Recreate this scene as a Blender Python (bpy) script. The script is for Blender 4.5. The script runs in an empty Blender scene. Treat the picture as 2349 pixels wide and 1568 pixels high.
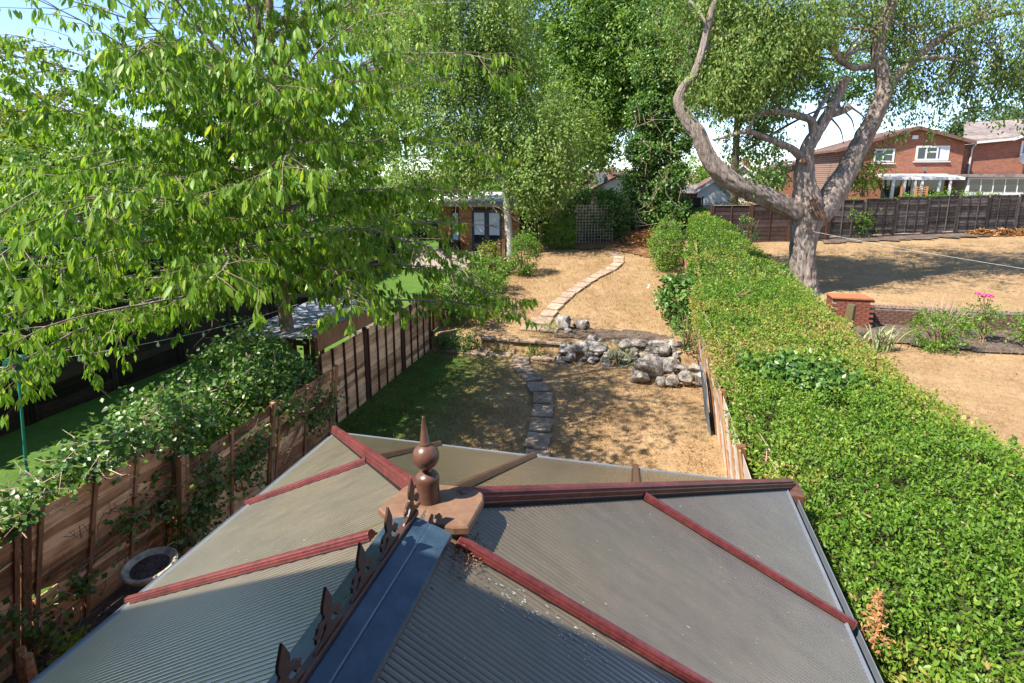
import bpy, math, random
import numpy as np
from mathutils import Vector, Matrix, noise as mnoise

random.seed(7)
RNG = np.random.default_rng(11)
R = math.radians
scene = bpy.context.scene
col = scene.collection

# ------------------------------------------------------------------ camera
# layout was measured on a 2349 x 1568 copy of the photograph
FOC, PX, PY, HOR, VPX = 1270.0, 1174.5, 640.0, 400.0, 311.0
CAM = Vector((0, 0, 4.8))
TILT = math.atan((PY - HOR) / FOC)
YAW = math.atan(VPX / math.hypot(FOC, PY - HOR))
FW = Vector((-math.sin(YAW) * math.cos(TILT), math.cos(YAW) * math.cos(TILT), -math.sin(TILT)))
RT = Vector((math.cos(YAW), math.sin(YAW), 0))
UP = RT.cross(FW)
cam_d = bpy.data.cameras.new('camera')
cam = bpy.data.objects.new('camera', cam_d)
col.objects.link(cam)
cam.matrix_world = Matrix(((RT.x, UP.x, -FW.x, CAM.x), (RT.y, UP.y, -FW.y, CAM.y), (RT.z, UP.z, -FW.z, CAM.z), (0, 0, 0, 1)))
cam_d.sensor_width = 36
cam_d.sensor_fit = 'HORIZONTAL'
cam_d.lens = FOC / 2349 * 36
cam_d.shift_y = -(784 - PY) / 2349
cam_d.clip_start = 0.05
cam_d.clip_end = 2000
scene.camera = cam

# ------------------------------------------------------------------ light
SUN_AZ = R(38.5)      # direction the shadows run, measured from +X
SUN_EL = R(52.5)
world = bpy.data.worlds.new('World')
scene.world = world
world.use_nodes = True
wn = world.node_tree
for n in list(wn.nodes): wn.nodes.remove(n)
sky = wn.nodes.new('ShaderNodeTexSky')
sky.sky_type = 'NISHITA'
sky.sun_disc = False
sky.sun_elevation = SUN_EL
sky.sun_rotation = math.atan2(-math.cos(SUN_AZ), -math.sin(SUN_AZ)) % (2 * math.pi)
sky.air_density = 0.8
sky.dust_density = 0.0
sky.altitude = 800
sky.ozone_density = 2.0
bg = wn.nodes.new('ShaderNodeBackground')
bg.inputs['Strength'].default_value = 0.11
wo = wn.nodes.new('ShaderNodeOutputWorld')
wn.links.new(sky.outputs[0], bg.inputs[0])
wn.links.new(bg.outputs[0], wo.inputs[0])
sl = bpy.data.lights.new('sun', 'SUN')
sl.energy = 3.8
sl.angle = R(0.53)
sl.color = (1.0, 0.94, 0.83)
sun = bpy.data.objects.new('sun', sl)
col.objects.link(sun)
sdir = Vector((math.cos(SUN_AZ) * math.cos(SUN_EL), math.sin(SUN_AZ) * math.cos(SUN_EL), -math.sin(SUN_EL)))
sun.rotation_euler = sdir.to_track_quat('-Z', 'Y').to_euler()
sun.location = (-20, -25, 40)
scene.view_settings.view_transform = 'Standard'
scene.view_settings.look = 'None'
scene.view_settings.gamma = 1
scene.view_settings.use_curve_mapping = False
scene.view_settings.exposure = 1.6

# ------------------------------------------------------------------ helpers
def ray(x, y): return FW + RT * ((x - PX) / FOC) - UP * ((y - PY) / FOC)
def at_y(x, y, Y):
    r = ray(x, y); return CAM + r * (Y / r.y)
def at_x(x, y, X):
    r = ray(x, y); return CAM + r * (X / r.x)
def at_z(x, y, z):
    r = ray(x, y); return CAM + r * ((z - CAM.z) / r.z)

def sm(a, b, t):
    t = min(1, max(0, (t - a) / (b - a))); return t * t * (3 - 2 * t)
def lerp(a, b, t): return a + (b - a) * t
XR, XL = 1.75, -5.78
def z_own(Y): return 0.42 * sm(13.9, 14.15, Y) + max(0, min(Y, 29) - 14.1) * 0.08 + max(0, min(Y, 45) - 29) * 0.03
def z_right(Y): return 0.3 + 0.65 * sm(18.45, 18.6, Y) + max(0, min(Y, 31) - 18.6) * 0.07 + max(0, min(Y, 45) - 31) * 0.04
def z_left(Y): return max(0, min(Y, 26) - 12) * 0.07 + max(0, min(Y, 45) - 26) * 0.02
def z_ground(X, Y):
    a = sm(XR - 0.1, XR + 0.1, X); b = sm(XL + 0.1, XL - 0.1, X)
    return z_own(Y) * (1 - a) * (1 - b) + z_right(Y) * a + z_left(Y) * b
def ground_at(x, y):
    """where the ray through a measured point meets the ground"""
    r = ray(x, y); Y = 2.0
    while Y < 90:
        p = CAM + r * (Y / r.y)
        if p.z <= z_ground(p.x, p.y): return Vector((p.x, p.y, z_ground(p.x, p.y)))
        Y += 0.03
    return CAM + r * (60 / r.y)
def xat(px, Y): return at_y(px, 400, Y).x
def zat(px, py, Y): return at_y(px, py, Y).z

def off(o):
    v = Vector((0, 0, 0))
    while o is not None:
        v = v + o.location; o = o.parent
    return v
def tag(o, label=None, cat=None, group=None, kind=None):
    if label: o['label'] = label
    if cat: o['category'] = cat
    if group: o['group'] = group
    if kind: o['kind'] = kind
    return o
def thing(name, loc, label, cat, group=None):
    o = bpy.data.objects.new(name, None); col.objects.link(o)
    o.location = loc; o.empty_display_size = 0.2
    return tag(o, label, cat, group)
def mesh_np(name, V, F, nside, mat, smooth=False, rnd=None):
    """V (n,3); F (m,nside) index arrays or list of arrays with various sides"""
    me = bpy.data.meshes.new(name)
    V = np.asarray(V, np.float32)
    if isinstance(F, np.ndarray): F = [F]
    loops = np.concatenate([f.reshape(-1) for f in F]).astype(np.int32)
    tot = np.concatenate([np.full(len(f), f.shape[1], np.int32) for f in F])
    st = np.concatenate([[0], np.cumsum(tot)[:-1]]).astype(np.int32)
    me.vertices.add(len(V)); me.vertices.foreach_set('co', V.reshape(-1))
    me.loops.add(len(loops)); me.loops.foreach_set('vertex_index', loops)
    me.polygons.add(len(tot)); me.polygons.foreach_set('loop_start', st)
    if smooth: me.polygons.foreach_set('use_smooth', np.ones(len(tot), bool))
    me.update(calc_edges=True)
    if rnd is not None:
        a = me.attributes.new('rnd', 'FLOAT', 'POINT'); a.data.foreach_set('value', np.asarray(rnd, np.float32))
    if mat: me.materials.append(mat)
    return me
def link(name, me, parent=None, loc=None):
    o = bpy.data.objects.new(name, me); col.objects.link(o)
    if parent is not None: o.parent = parent
    if loc is not None: o.location = Vector(loc) - (off(parent) if parent else Vector((0, 0, 0)))
    return o

class MB:
    def __init__(s): s.v = []; s.f = []
    def box(s, c, d, M=None):
        b = len(s.v); c = Vector(c)
        for i in range(8):
            p = Vector(((i & 1) - .5, ((i >> 1) & 1) - .5, ((i >> 2) & 1) - .5))
            p = Vector((p.x * d[0], p.y * d[1], p.z * d[2]))
            if M is not None: p = M @ p
            s.v.append(c + p)
        for q in ((0, 2, 3, 1), (4, 5, 7, 6), (0, 1, 5, 4), (2, 6, 7, 3), (0, 4, 6, 2), (1, 3, 7, 5)): s.f.append([b + i for i in q])
        return s
    def bb(s, x0, x1, y0, y1, z0, z1): return s.box(((x0 + x1) / 2, (y0 + y1) / 2, (z0 + z1) / 2), (abs(x1 - x0), abs(y1 - y0), abs(z1 - z0)))
    def poly(s, pts):
        b = len(s.v); s.v += [Vector(p) for p in pts]; s.f.append(list(range(b, b + len(pts)))); return s
    def prism(s, pts, d):
        """closed outline pts swept by vector d"""
        b = len(s.v); n = len(pts); d = Vector(d)
        s.v += [Vector(p) for p in pts] + [Vector(p) + d for p in pts]
        s.f.append(list(range(b + n - 1, b - 1, -1))); s.f.append(list(range(b + n, b + 2 * n)))
        for i in range(n): j = (i + 1) % n; s.f.append([b + i, b + j, b + n + j, b + n + i])
        return s
    def bar(s, a, c, prof, up=Vector((0, 0, 1))):
        """profile (side, height) swept from a to c"""
        a = Vector(a); c = Vector(c); t = (c - a).normalized(); sd = t.cross(up).normalized(); u = sd.cross(t)
        return s.prism([a + sd * p[0] + u * p[1] for p in prof], c - a)
    def tube(s, pts, rad, n=8, wob=0.0, seed=0.0, cap=True, ridge=0.0):
        pts = [Vector(p) for p in pts]; b0 = len(s.v); u = None
        for i, p in enumerate(pts):
            t = (pts[min(i + 1, len(pts) - 1)] - pts[max(i - 1, 0)])
            if t.length < 1e-6: t = Vector((0, 0, 1))
            t.normalize()
            if u is None:
                u = t.cross(Vector((0.31, 0.2, 0.93)));  u = t.cross(Vector((1, 0, 0))) if u.length < .05 else u
            u = (u - t * u.dot(t)).normalized(); w = t.cross(u)
            for k in range(n):
                a = 2 * math.pi * k / n; dr = u * math.cos(a) + w * math.sin(a)
                r = rad[i]
                if wob:
                    q = p * 0.9 + dr * 1.3 + Vector((seed, 0, 0))
                    r *= 1 + wob * (mnoise.noise(Vector((q.x * 2.2, q.y * 2.2, q.z * .8))) * .9 + mnoise.noise(Vector((dr.x * 4 + seed, dr.y * 4, p.z * .7))) * .7)
                if ridge:
                    r *= 1 + ridge * (mnoise.noise(Vector((dr.x * 5.5 + seed, dr.y * 5.5 + dr.z * 5.5, i * .35))) + .7 * mnoise.noise(Vector((p.x * 3 + dr.x * 3, p.z * 3 + dr.z * 3, p.y * 3 + dr.y * 3 + seed))))
                s.v.append(p + dr * r)
        for i in range(len(pts) - 1):
            for k in range(n):
                a = b0 + i * n + k; c = b0 + i * n + (k + 1) % n
                s.f.append([a, c, c + n, a + n])
        if cap:
            s.f.append([b0 + k for k in range(n - 1, -1, -1)]); e = b0 + (len(pts) - 1) * n
            s.f.append([e + k for k in range(n)])
        return s
    def lathe(s, c, prof, n=24, M=None):
        b = len(s.v); c = Vector(c)
        for r, z in prof:
            for k in range(n):
                a = 2 * math.pi * k / n; p = Vector((r * math.cos(a), r * math.sin(a), z))
                if M is not None: p = M @ p
                s.v.append(c + p)
        for i in range(len(prof) - 1):
            for k in range(n):
                a = b + i * n + k; d = b + i * n + (k + 1) % n; s.f.append([a, d, d + n, a + n])
        s.f.append([b + k for k in range(n - 1, -1, -1)]); e = b + (len(prof) - 1) * n; s.f.append([e + k for k in range(n)])
        return s
    def build(s, name, mat, parent=None, smooth=False, bevel=0, at=None):
        o0 = off(parent) if parent is not None else Vector((0, 0, 0))
        if at is not None: o0 = Vector(at)
        me = bpy.data.meshes.new(name); me.from_pydata([tuple(v - o0) for v in s.v], [], s.f); me.update()
        if smooth:
            me.polygons.foreach_set('use_smooth', np.ones(len(me.polygons), bool))
        me.materials.append(mat)
        o = link(name, me, parent)
        if at is not None: o.location = Vector(at) - (off(parent) if parent is not None else Vector((0, 0, 0)))
        if bevel:
            m = o.modifiers.new('bevel', 'BEVEL'); m.width = bevel; m.segments = 2; m.limit_method = 'ANGLE'; m.angle_limit = R(40)
        if smooth and not bevel:
            try: me.set_sharp_from_angle(angle=R(45))
            except Exception: pass
        return o

# ------------------------------------------------------------------ materials
def newmat(name):
    m = bpy.data.materials.new(name); m.use_nodes = True
    nt = m.node_tree
    for n in list(nt.nodes): nt.nodes.remove(n)
    out = nt.nodes.new('ShaderNodeOutputMaterial')
    return m, nt, out
def nd(nt, t, **k):
    n = nt.nodes.new(t)
    for a, b in k.items():
        if a in n.inputs: n.inputs[a].default_value = b
        else: setattr(n, a, b)
    return n
def ramp(nt, stops, fac=None):
    r = nt.nodes.new('ShaderNodeValToRGB'); e = r.color_ramp.elements
    while len(e) < len(stops): e.new(0.5)
    for i, (p, c) in enumerate(stops):
        e[i].position = p; e[i].color = (c[0], c[1], c[2], 1)
    if fac is not None: nt.links.new(fac, r.inputs[0])
    return r
def coords(nt, kind='pos', scale=(1, 1, 1), rot=(0, 0, 0)):
    mp = nt.nodes.new('ShaderNodeMapping'); mp.inputs['Scale'].default_value = scale; mp.inputs['Rotation'].default_value = rot
    if kind == 'pos':
        g = nt.nodes.new('ShaderNodeNewGeometry'); nt.links.new(g.outputs['Position'], mp.inputs[0])
    else:
        g = nt.nodes.new('ShaderNodeTexCoord'); nt.links.new(g.outputs['Object'], mp.inputs[0])
    return mp.outputs[0]
def noise(nt, vec, scale, detail=4, rough=.6):
    n = nt.nodes.new('ShaderNodeTexNoise'); n.inputs['Scale'].default_value = scale; n.inputs['Detail'].default_value = detail
    n.inputs['Roughness'].default_value = rough; nt.links.new(vec, n.inputs['Vector']); return n.outputs['Fac']
def mix(nt, a, b, f, blend='MIX'):
    m = nt.nodes.new('ShaderNodeMix'); m.data_type = 'RGBA'; m.blend_type = blend
    for i, v in ((6, a), (7, b), (0, f)):
        if hasattr(v, 'is_linked') or hasattr(v, 'links'): nt.links.new(v, m.inputs[i])
        elif i == 0: m.inputs[0].default_value = v
        else: m.inputs[i].default_value = (*v, 1)
    return m.outputs[2]
def math_(nt, op, a, b=0.0):
    m = nt.nodes.new('ShaderNodeMath'); m.operation = op
    for i, v in ((0, a), (1, b)):
        if hasattr(v, 'links'): nt.links.new(v, m.inputs[i])
        else: m.inputs[i].default_value = v
    return m.outputs[0]
def princ(nt, out, colr, rough=.7, spec=.3, bump=None, bstr=.3, bdist=.01, metal=0):
    p = nt.nodes.new('ShaderNodeBsdfPrincipled')
    if hasattr(colr, 'links'): nt.links.new(colr, p.inputs['Base Color'])
    else: p.inputs['Base Color'].default_value = (*colr, 1)
    if hasattr(rough, 'links'): nt.links.new(rough, p.inputs['Roughness'])
    else: p.inputs['Roughness'].default_value = rough
    p.inputs['Specular IOR Level'].default_value = spec; p.inputs['Metallic'].default_value = metal
    if bump is not None:
        b = nt.nodes.new('ShaderNodeBump'); b.inputs['Strength'].default_value = bstr; b.inputs['Distance'].default_value = bdist
        nt.links.new(bump, b.inputs['Height']); nt.links.new(b.outputs[0], p.inputs['Normal'])
    nt.links.new(p.outputs[0], out.inputs[0]); return p

def simple(name, c, rough=.6, spec=.4, var=.12, scale=14, bump=.15, bdist=.004, c2=None, metal=0, kind='obj'):
    m, nt, out = newmat(name)
    v = coords(nt, kind); n1 = noise(nt, v, scale, 6, .65); n2 = noise(nt, v, scale * .13, 3)
    lo = tuple(x * (1 - var) for x in (c2 or c)); hi = tuple(min(1, x * (1 + var)) for x in c)
    f = math_(nt, 'ADD', math_(nt, 'MULTIPLY', n1, .55), math_(nt, 'MULTIPLY', n2, .45))
    cr = ramp(nt, [(.36, lo), (.64, hi)], f)
    princ(nt, out, cr.outputs[0], rough, spec, n1, bump, bdist, metal)
    return m

def wood(name, cols, axis='x', rough=.8, scale=1.0, bump=.5, rand=.35, spec=.2, warm=0):
    """weathered timber; grain runs along the object's longest direction"""
    m, nt, out = newmat(name)
    sc = {'x': (1.2, 22, 22), 'y': (22, 1.2, 22), 'z': (22, 22, 1.2)}[axis]
    sc = tuple(a * scale for a in sc)
    oi = nt.nodes.new('ShaderNodeObjectInfo')
    v = coords(nt, 'pos', sc)
    va = nt.nodes.new('ShaderNodeVectorMath'); va.operation = 'ADD'
    cx = nt.nodes.new('ShaderNodeCombineXYZ'); s7 = math_(nt, 'MULTIPLY', oi.outputs['Random'], 37.0)
    for i in range(3): nt.links.new(s7, cx.inputs[i])
    nt.links.new(v, va.inputs[0]); nt.links.new(cx.outputs[0], va.inputs[1])
    n = noise(nt, va.outputs[0], 1.0, 6, .7); n2 = noise(nt, coords(nt, 'pos'), 3.1, 5, .6)
    f = math_(nt, 'ADD', math_(nt, 'MULTIPLY', n, .6), math_(nt, 'MULTIPLY', n2, .4))
    f = math_(nt, 'ADD', f, math_(nt, 'MULTIPLY', math_(nt, 'SUBTRACT', oi.outputs['Random'], .5), rand))
    k = len(cols); cr = ramp(nt, [(.3 + .4 * i / (k - 1), c) for i, c in enumerate(cols)], f)
    princ(nt, out, cr.outputs[0], rough, spec, n, bump, .006)
    return m

def leafmat(name, stops, trans=.32, rough=.42, spec=.35, tint=(1.25, 1.2, .55)):
    m, nt, out = newmat(name)
    a = nt.nodes.new('ShaderNodeAttribute'); a.attribute_name = 'rnd'
    cr = ramp(nt, stops, a.outputs['Fac'])
    p = nt.nodes.new('ShaderNodeBsdfPrincipled'); p.inputs['Roughness'].default_value = rough; p.inputs['Specular IOR Level'].default_value = spec
    nt.links.new(cr.outputs[0], p.inputs['Base Color'])
    t = nt.nodes.new('ShaderNodeBsdfTranslucent')
    tc = mix(nt, cr.outputs[0], tint, 1.0, 'MULTIPLY'); nt.links.new(tc, t.inputs[0])
    ms = nt.nodes.new('ShaderNodeMixShader'); ms.inputs[0].default_value = trans
    nt.links.new(p.outputs[0], ms.inputs[1]); nt.links.new(t.outputs[0], ms.inputs[2]); nt.links.new(ms.outputs[0], out.inputs[0])
    return m

def bark(name, cols, zs=1.0, bump=1.0, scale=1.0, dist=.03):
    m, nt, out = newmat(name)
    v = coords(nt, 'pos', (7 * scale, 7 * scale, 1.6 * scale * zs)); n = noise(nt, v, 1.6, 8, .7)
    w = noise(nt, coords(nt, 'pos'), 1.1 * scale, 4)
    f = math_(nt, 'ADD', math_(nt, 'MULTIPLY', n, .7), math_(nt, 'MULTIPLY', w, .3))
    k = len(cols); cr = ramp(nt, [(.34 + .34 * i / (k - 1), c) for i, c in enumerate(cols)], f)
    princ(nt, out, cr.outputs[0], .9, .15, n, bump, dist)
    return m

def brickmat(name, c1, c2, mortar, bw=.225, bh=.075, axis='xz'):
    m, nt, out = newmat(name)
    g = nt.nodes.new('ShaderNodeNewGeometry'); sx = nt.nodes.new('ShaderNodeSeparateXYZ'); cx = nt.nodes.new('ShaderNodeCombineXYZ')
    nt.links.new(g.outputs['Position'], sx.inputs[0])
    if axis == 'xz': nt.links.new(sx.outputs[0], cx.inputs[0])
    else: nt.links.new(sx.outputs[1], cx.inputs[0])
    nt.links.new(sx.outputs[2], cx.inputs[1])
    b = nt.nodes.new('ShaderNodeTexBrick'); nt.links.new(cx.outputs[0], b.inputs['Vector'])
    b.inputs['Scale'].default_value = 1; b.inputs['Brick Width'].default_value = bw; b.inputs['Row Height'].default_value = bh
    b.inputs['Mortar Size'].default_value = .008; b.inputs['Bias'].default_value = 0
    b.inputs['Color1'].default_value = (*c1, 1); b.inputs['Color2'].default_value = (*c2, 1); b.inputs['Mortar'].default_value = (*mortar, 1)
    n = noise(nt, coords(nt, 'pos'), .9, 5); hs = mix(nt, b.outputs[0], (.55, .5, .48), math_(nt, 'MULTIPLY', n, .35), 'MULTIPLY')
    inv = math_(nt, 'SUBTRACT', 1.0, b.outputs['Fac'])
    princ(nt, out, hs, .85, .2, inv, .5, .006)
    return m

def lawnmat():
    m, nt, out = newmat('lawn')
    v = coords(nt, 'pos'); g = nt.nodes.new('ShaderNodeNewGeometry'); sx = nt.nodes.new('ShaderNodeSeparateXYZ'); nt.links.new(g.outputs['Position'], sx.inputs[0])
    fine = noise(nt, v, 34, 6, .8); mid = noise(nt, v, 6, 6, .75); big = noise(nt, v, .8, 4, .6)
    f = math_(nt, 'ADD', math_(nt, 'ADD', math_(nt, 'MULTIPLY', fine, .45), math_(nt, 'MULTIPLY', mid, .3)), math_(nt, 'MULTIPLY', big, .25))
    dry = ramp(nt, [(.34, (0.123, 0.0718, 0.0356)), (.44, (0.244, 0.154, 0.0796)), (.52, (0.337, 0.221, 0.118)), (.64, (0.41, 0.293, 0.173))], f)
    green = ramp(nt, [(.36, (0.025, 0.0562, 0.01)), (.5, (0.0688, 0.131, 0.0225)), (.66, (0.175, 0.213, 0.05))], f)
    # green patch by the tall fence on the lower lawn
    xm = nt.nodes.new('ShaderNodeMapRange'); xm.inputs['From Min'].default_value = -2.55; xm.inputs['From Max'].default_value = -4.6; nt.links.new(sx.outputs[0], xm.inputs[0])
    ym = nt.nodes.new('ShaderNodeMapRange'); ym.inputs['From Min'].default_value = 14.1; ym.inputs['From Max'].default_value = 13.2; nt.links.new(sx.outputs[1], ym.inputs[0])
    msk = math_(nt, 'MULTIPLY', xm.outputs[0], ym.outputs[0])
    big2 = noise(nt, v, 1.7, 5, .65)
    msk = math_(nt, 'MULTIPLY', msk, ramp(nt, [(.32, (0, 0, 0)), (.5, (1, 1, 1))], math_(nt, 'ADD', big2, math_(nt, 'MULTIPLY', xm.outputs[0], .16))).outputs[0])
    # general greenish remnants
    rem = ramp(nt, [(.56, (0, 0, 0)), (.72, (.75, .75, .75))], noise(nt, v, .55, 5, .7)).outputs[0]
    # neighbour's watered lawn on the left
    lm = math_(nt, 'LESS_THAN', sx.outputs[0], XL)
    c = mix(nt, dry.outputs[0], (.22, .2, .08), math_(nt, 'MULTIPLY', rem, .5))
    c = mix(nt, c, green.outputs[0], msk)
    lg = ramp(nt, [(.36, (.045, .09, .016)), (.5, (.075, .14, .025)), (.66, (.13, .2, .045))], f)
    c = mix(nt, c, lg.outputs[0], lm)
    princ(nt, out, c, .95, .1, fine, .7, .02)
    return m

M = {}
M['lawn'] = lawnmat()
M['soil'] = simple('soil', (.14, .105, .085), .95, .1, .4, 22, .8, .02, (.07, .055, .045), kind='pos')
M['bark_chip'] = simple('leaf_litter_ground', (.24, .12, .055), .95, .1, .4, 26, .9, .03, (.1, .055, .03), kind='pos')
M['slab'] = simple('paving_slab', (0.371, 0.277, 0.201), .85, .25, .3, 9, .4, .006, (0.242, 0.176, 0.126), kind='pos')
M['patio'] = simple('pale_patio', (0.297, 0.238, 0.202), .85, .2, .2, 6, .3, .005, kind='pos')
M['gravel_roof'] = simple('mineral_felt', (0.315, 0.324, 0.378), .9, .2, .5, 45, .8, .008, (0.09, 0.09, 0.126), kind='pos')
M['mahogany'] = simple('mahogany_foil', (0.145, 0.0334, 0.0317), .4, .45, .25, 30, .12, .002, (0.101, 0.022, 0.0229))
M['brown_cap'] = simple('brown_plastic', (0.115, 0.0533, 0.0354), .36, .5, .2, 26, .08, .002, (0.0842, 0.0388, 0.0258))
M['terracap'] = simple('sun_bleached_brown', (0.202, 0.113, 0.0672), .5, .4, .15, 20, .1, .002, (0.163, 0.0884, 0.0538))
M['cresting'] = simple('dark_brown_casting', (.075, .035, .026), .45, .45, .25, 30, .2, .002)
M['sky_blue_cap'] = simple('sky_tinted_ridge_cap', (0.0437, 0.0702, 0.0972), .22, .65, .3, 9, .06, .002, (0.0175, 0.0393, 0.0684))  # blue of the reflected sky is mixed into the base colour
M['white_upvc'] = simple('white_plastic', (0.578, 0.578, 0.57), .35, .5, .04, 8, .03)
M['grey_upvc'] = simple('grey_gutter', (0.14, 0.154, 0.175), .4, .5, .15, 12, .1)
M['black'] = simple('black_rubber', (.012, .012, .013), .6, .3, .2, 20, .1)
M['terracotta'] = simple('terracotta', (.48, .17, .08), .8, .2, .2, 18, .3)
M['bath_stone'] = simple('cast_stone', (0.575, 0.46, 0.345), .9, .2, .3, 16, .6, .01, (0.299, 0.253, 0.196))
M['litter'] = simple('dry_litter', (.1, .07, .06), .95, .1, .6, 40, 1, .02, (.03, .022, .02))
M['rock'] = None
M['green_metal'] = simple('green_enamel', (.015, .19, .17), .35, .5, .1, 20, .05)
M['green_mesh'] = simple('dark_green_plastic', (.01, .1, .065), .5, .4, .3, 30, .3)
M['glass'] = None
M['brick_red'] = brickmat('red_brickwork', (0.321, 0.105, 0.0523), (0.209, 0.0523, 0.0293), (0.314, 0.23, 0.189))
M['brick_red_y'] = brickmat('red_brickwork_side', (0.357, 0.102, 0.051), (0.289, 0.0765, 0.0382), (0.357, 0.255, 0.204), axis='yz')
M['brick_one'] = simple('brick_face', (0.236, 0.0853, 0.0558), .9, .15, .25, 30, .5, .004, (0.157, 0.0558, 0.0394))
M['brick_pale'] = simple('weathered_brick', (0.34, 0.238, 0.187), .9, .15, .3, 30, .5, .004, (0.212, 0.136, 0.102))
M['brick_dark'] = simple('dark_brick', (.16, .085, .065), .9, .15, .3, 30, .5, .004, (.08, .05, .042))
M['mortar'] = simple('mortar', (.3, .26, .22), .95, .1, .2, 30, .4)
M['tile_orange'] = simple('orange_coping', (0.361, 0.131, 0.059), .85, .2, .15, 14, .3)
M['roof_brown'] = simple('brown_roof_tile', (0.18, 0.108, 0.0855), .9, .2, .3, 3, .6, .03, (0.108, 0.0675, 0.0585), kind='pos')
M['roof_grey'] = simple('grey_roof_tile', (.27, .22, .2), .9, .2, .25, 3, .6, .03, (.16, .13, .125), kind='pos')
M['felt'] = simple('flat_roof_felt', (.3, .27, .26), .9, .2, .2, 8, .4, kind='pos')
M['white_wall'] = simple('white_render', (0.592, 0.592, 0.578), .8, .3, .05, 3, .1, kind='pos')
M['wood_grey'] = wood('grey_brown_timber', [(0.295, 0.144, 0.068), (0.76, 0.423, 0.224), (1.1, 0.692, 0.381)], 'y', bump=.7)
M['wood_old'] = wood('rotten_brown_timber', [(0.171, 0.0866, 0.0436), (0.592, 0.312, 0.153), (1.07, 0.683, 0.378)], 'y', bump=1.0, rand=.4)
M['wood_batten'] = wood('brown_batten', [(0.156, 0.072, 0.036), (0.36, 0.18, 0.09), (0.504, 0.3, 0.168)], 'z', bump=.5)
M['wood_dkbat'] = wood('dark_batten', [(.05, .022, .014), (.12, .055, .035)], 'z', bump=.5)
M['wood_pale'] = wood('sunlit_pale_timber', [(0.275, 0.203, 0.162), (0.486, 0.405, 0.348), (0.599, 0.535, 0.478)], 'y', bump=.8)
M['wood_black'] = wood('black_stained_timber', [(.022, .017, .015), (.06, .047, .042), (.15, .125, .115)], 'x', bump=.9, rand=.3)
M['wood_blackz'] = wood('black_stained_post', [(.022, .018, .017), (.065, .052, .05), (.12, .1, .095)], 'z', bump=.5)
M['wood_blacky'] = wood('black_fence_timber', [(.01, .008, .008), (.028, .022, .02), (.055, .045, .04)], 'y', bump=.8)
M['wood_cabin'] = wood('orange_cedar_board', [(0.217, 0.0952, 0.0351), (0.319, 0.16, 0.0638), (0.383, 0.21, 0.0952)], 'x', bump=.4)
M['wood_trellis'] = wood('pale_trellis_lath', [(.3, .25, .17), (.5, .43, .31)], 'z', bump=.3)
M['wood_orange'] = wood('orange_rail', [(.32, .12, .05), (.45, .2, .09)], 'x', bump=.3)
M['wood_moss'] = wood('mossy_post', [(.04, .035, .012), (.1, .09, .03), (.14, .1, .06)], 'z', bump=.8)
M['navy'] = simple('navy_frame', (.018, .026, .042), .4, .5, .15, 10, .05)
M['blind'] = simple('pale_blind', (.5, .58, .68), .7, .3, .08, 4, .05)
M['wire'] = simple('pale_wire', (.5, .5, .48), .5, .4, .1, 30, 0)
M['twig'] = simple('dry_twig', (.42, .31, .23), .9, .15, .3, 20, .4)
M['twig_brown'] = simple('brown_twig', (.24, .15, .1), .9, .15, .3, 20, .4)
M['twig_cherry'] = simple('cherry_twig', (.22, .16, .12), .8, .2, .35, 20, .4, c2=(.12, .08, .06))
M['bark_cherry'] = bark('cherry_bark', [(.1, .065, .045), (.24, .165, .115), (.4, .31, .24)], zs=6, bump=.8)
M['bark_grey'] = bark('grey_branch_bark', [(.13, .1, .085), (.25, .205, .18), (.36, .31, .28)], zs=3, bump=.6)
M['bark_big'] = bark('furrowed_bark', [(0.0849, 0.0633, 0.0516), (0.23, 0.178, 0.145), (0.359, 0.294, 0.25), (0.469, 0.394, 0.342)], zs=.7, bump=1.0, dist=.12)
M['bark_cut'] = simple('split_heartwood', (.25, .15, .105), .9, .1, .35, 12, .8, .02, (.13, .07, .05), kind='pos')
M['bark_birch'] = bark('birch_bark', [(0.08, 0.068, 0.06), (0.4, 0.368, 0.336), (0.528, 0.504, 0.464), (0.56, 0.536, 0.496)], zs=7, bump=.3)
M['bark_dark'] = bark('dark_bark', [(.03, .023, .018), (.09, .07, .055), (.15, .12, .1)], zs=1, bump=.8)
M['pink'] = simple('pink_petal', (.75, .05, .2), .6, .3, .15, 20, .1)
M['lamp_glass'] = simple('clear_bulb', (.7, .7, .68), .15, .6, .05, 10, 0)
M['board_grey'] = simple('slate_blue_board', (.13, .16, .19), .7, .3, .3, 6, .3, c2=(.08, .1, .12))
M['dry_pile'] = simple('dry_straw', (.6, .38, .17), .95, .1, .3, 25, .6, .02, (.35, .2, .09))

def glassmat(name, c=(.02, .025, .03)):
    m, nt, out = newmat(name); princ(nt, out, c, .06, .7); return m
M['glass'] = glassmat('window_glass')
M['glass_blue'] = glassmat('window_glass_blue_curtain', (.02, .03, .16))
def rockmat():
    m, nt, out = newmat('weathered_limestone')
    v = coords(nt, 'pos'); a = noise(nt, v, 5, 8, .7); b = noise(nt, v, 21, 6, .75); c = noise(nt, v, 1.6, 4)
    f = math_(nt, 'ADD', math_(nt, 'ADD', math_(nt, 'MULTIPLY', a, .45), math_(nt, 'MULTIPLY', b, .35)), math_(nt, 'MULTIPLY', c, .2))
    cr = ramp(nt, [(.4, (0.044, 0.0378, 0.0334)), (.465, (0.167, 0.145, 0.123)), (.53, (0.317, 0.286, 0.255)), (.62, (0.493, 0.471, 0.44))], f)
    princ(nt, out, cr.outputs[0], .95, .15, a, 1.0, .05); return m
M['rock'] = rockmat()
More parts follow.
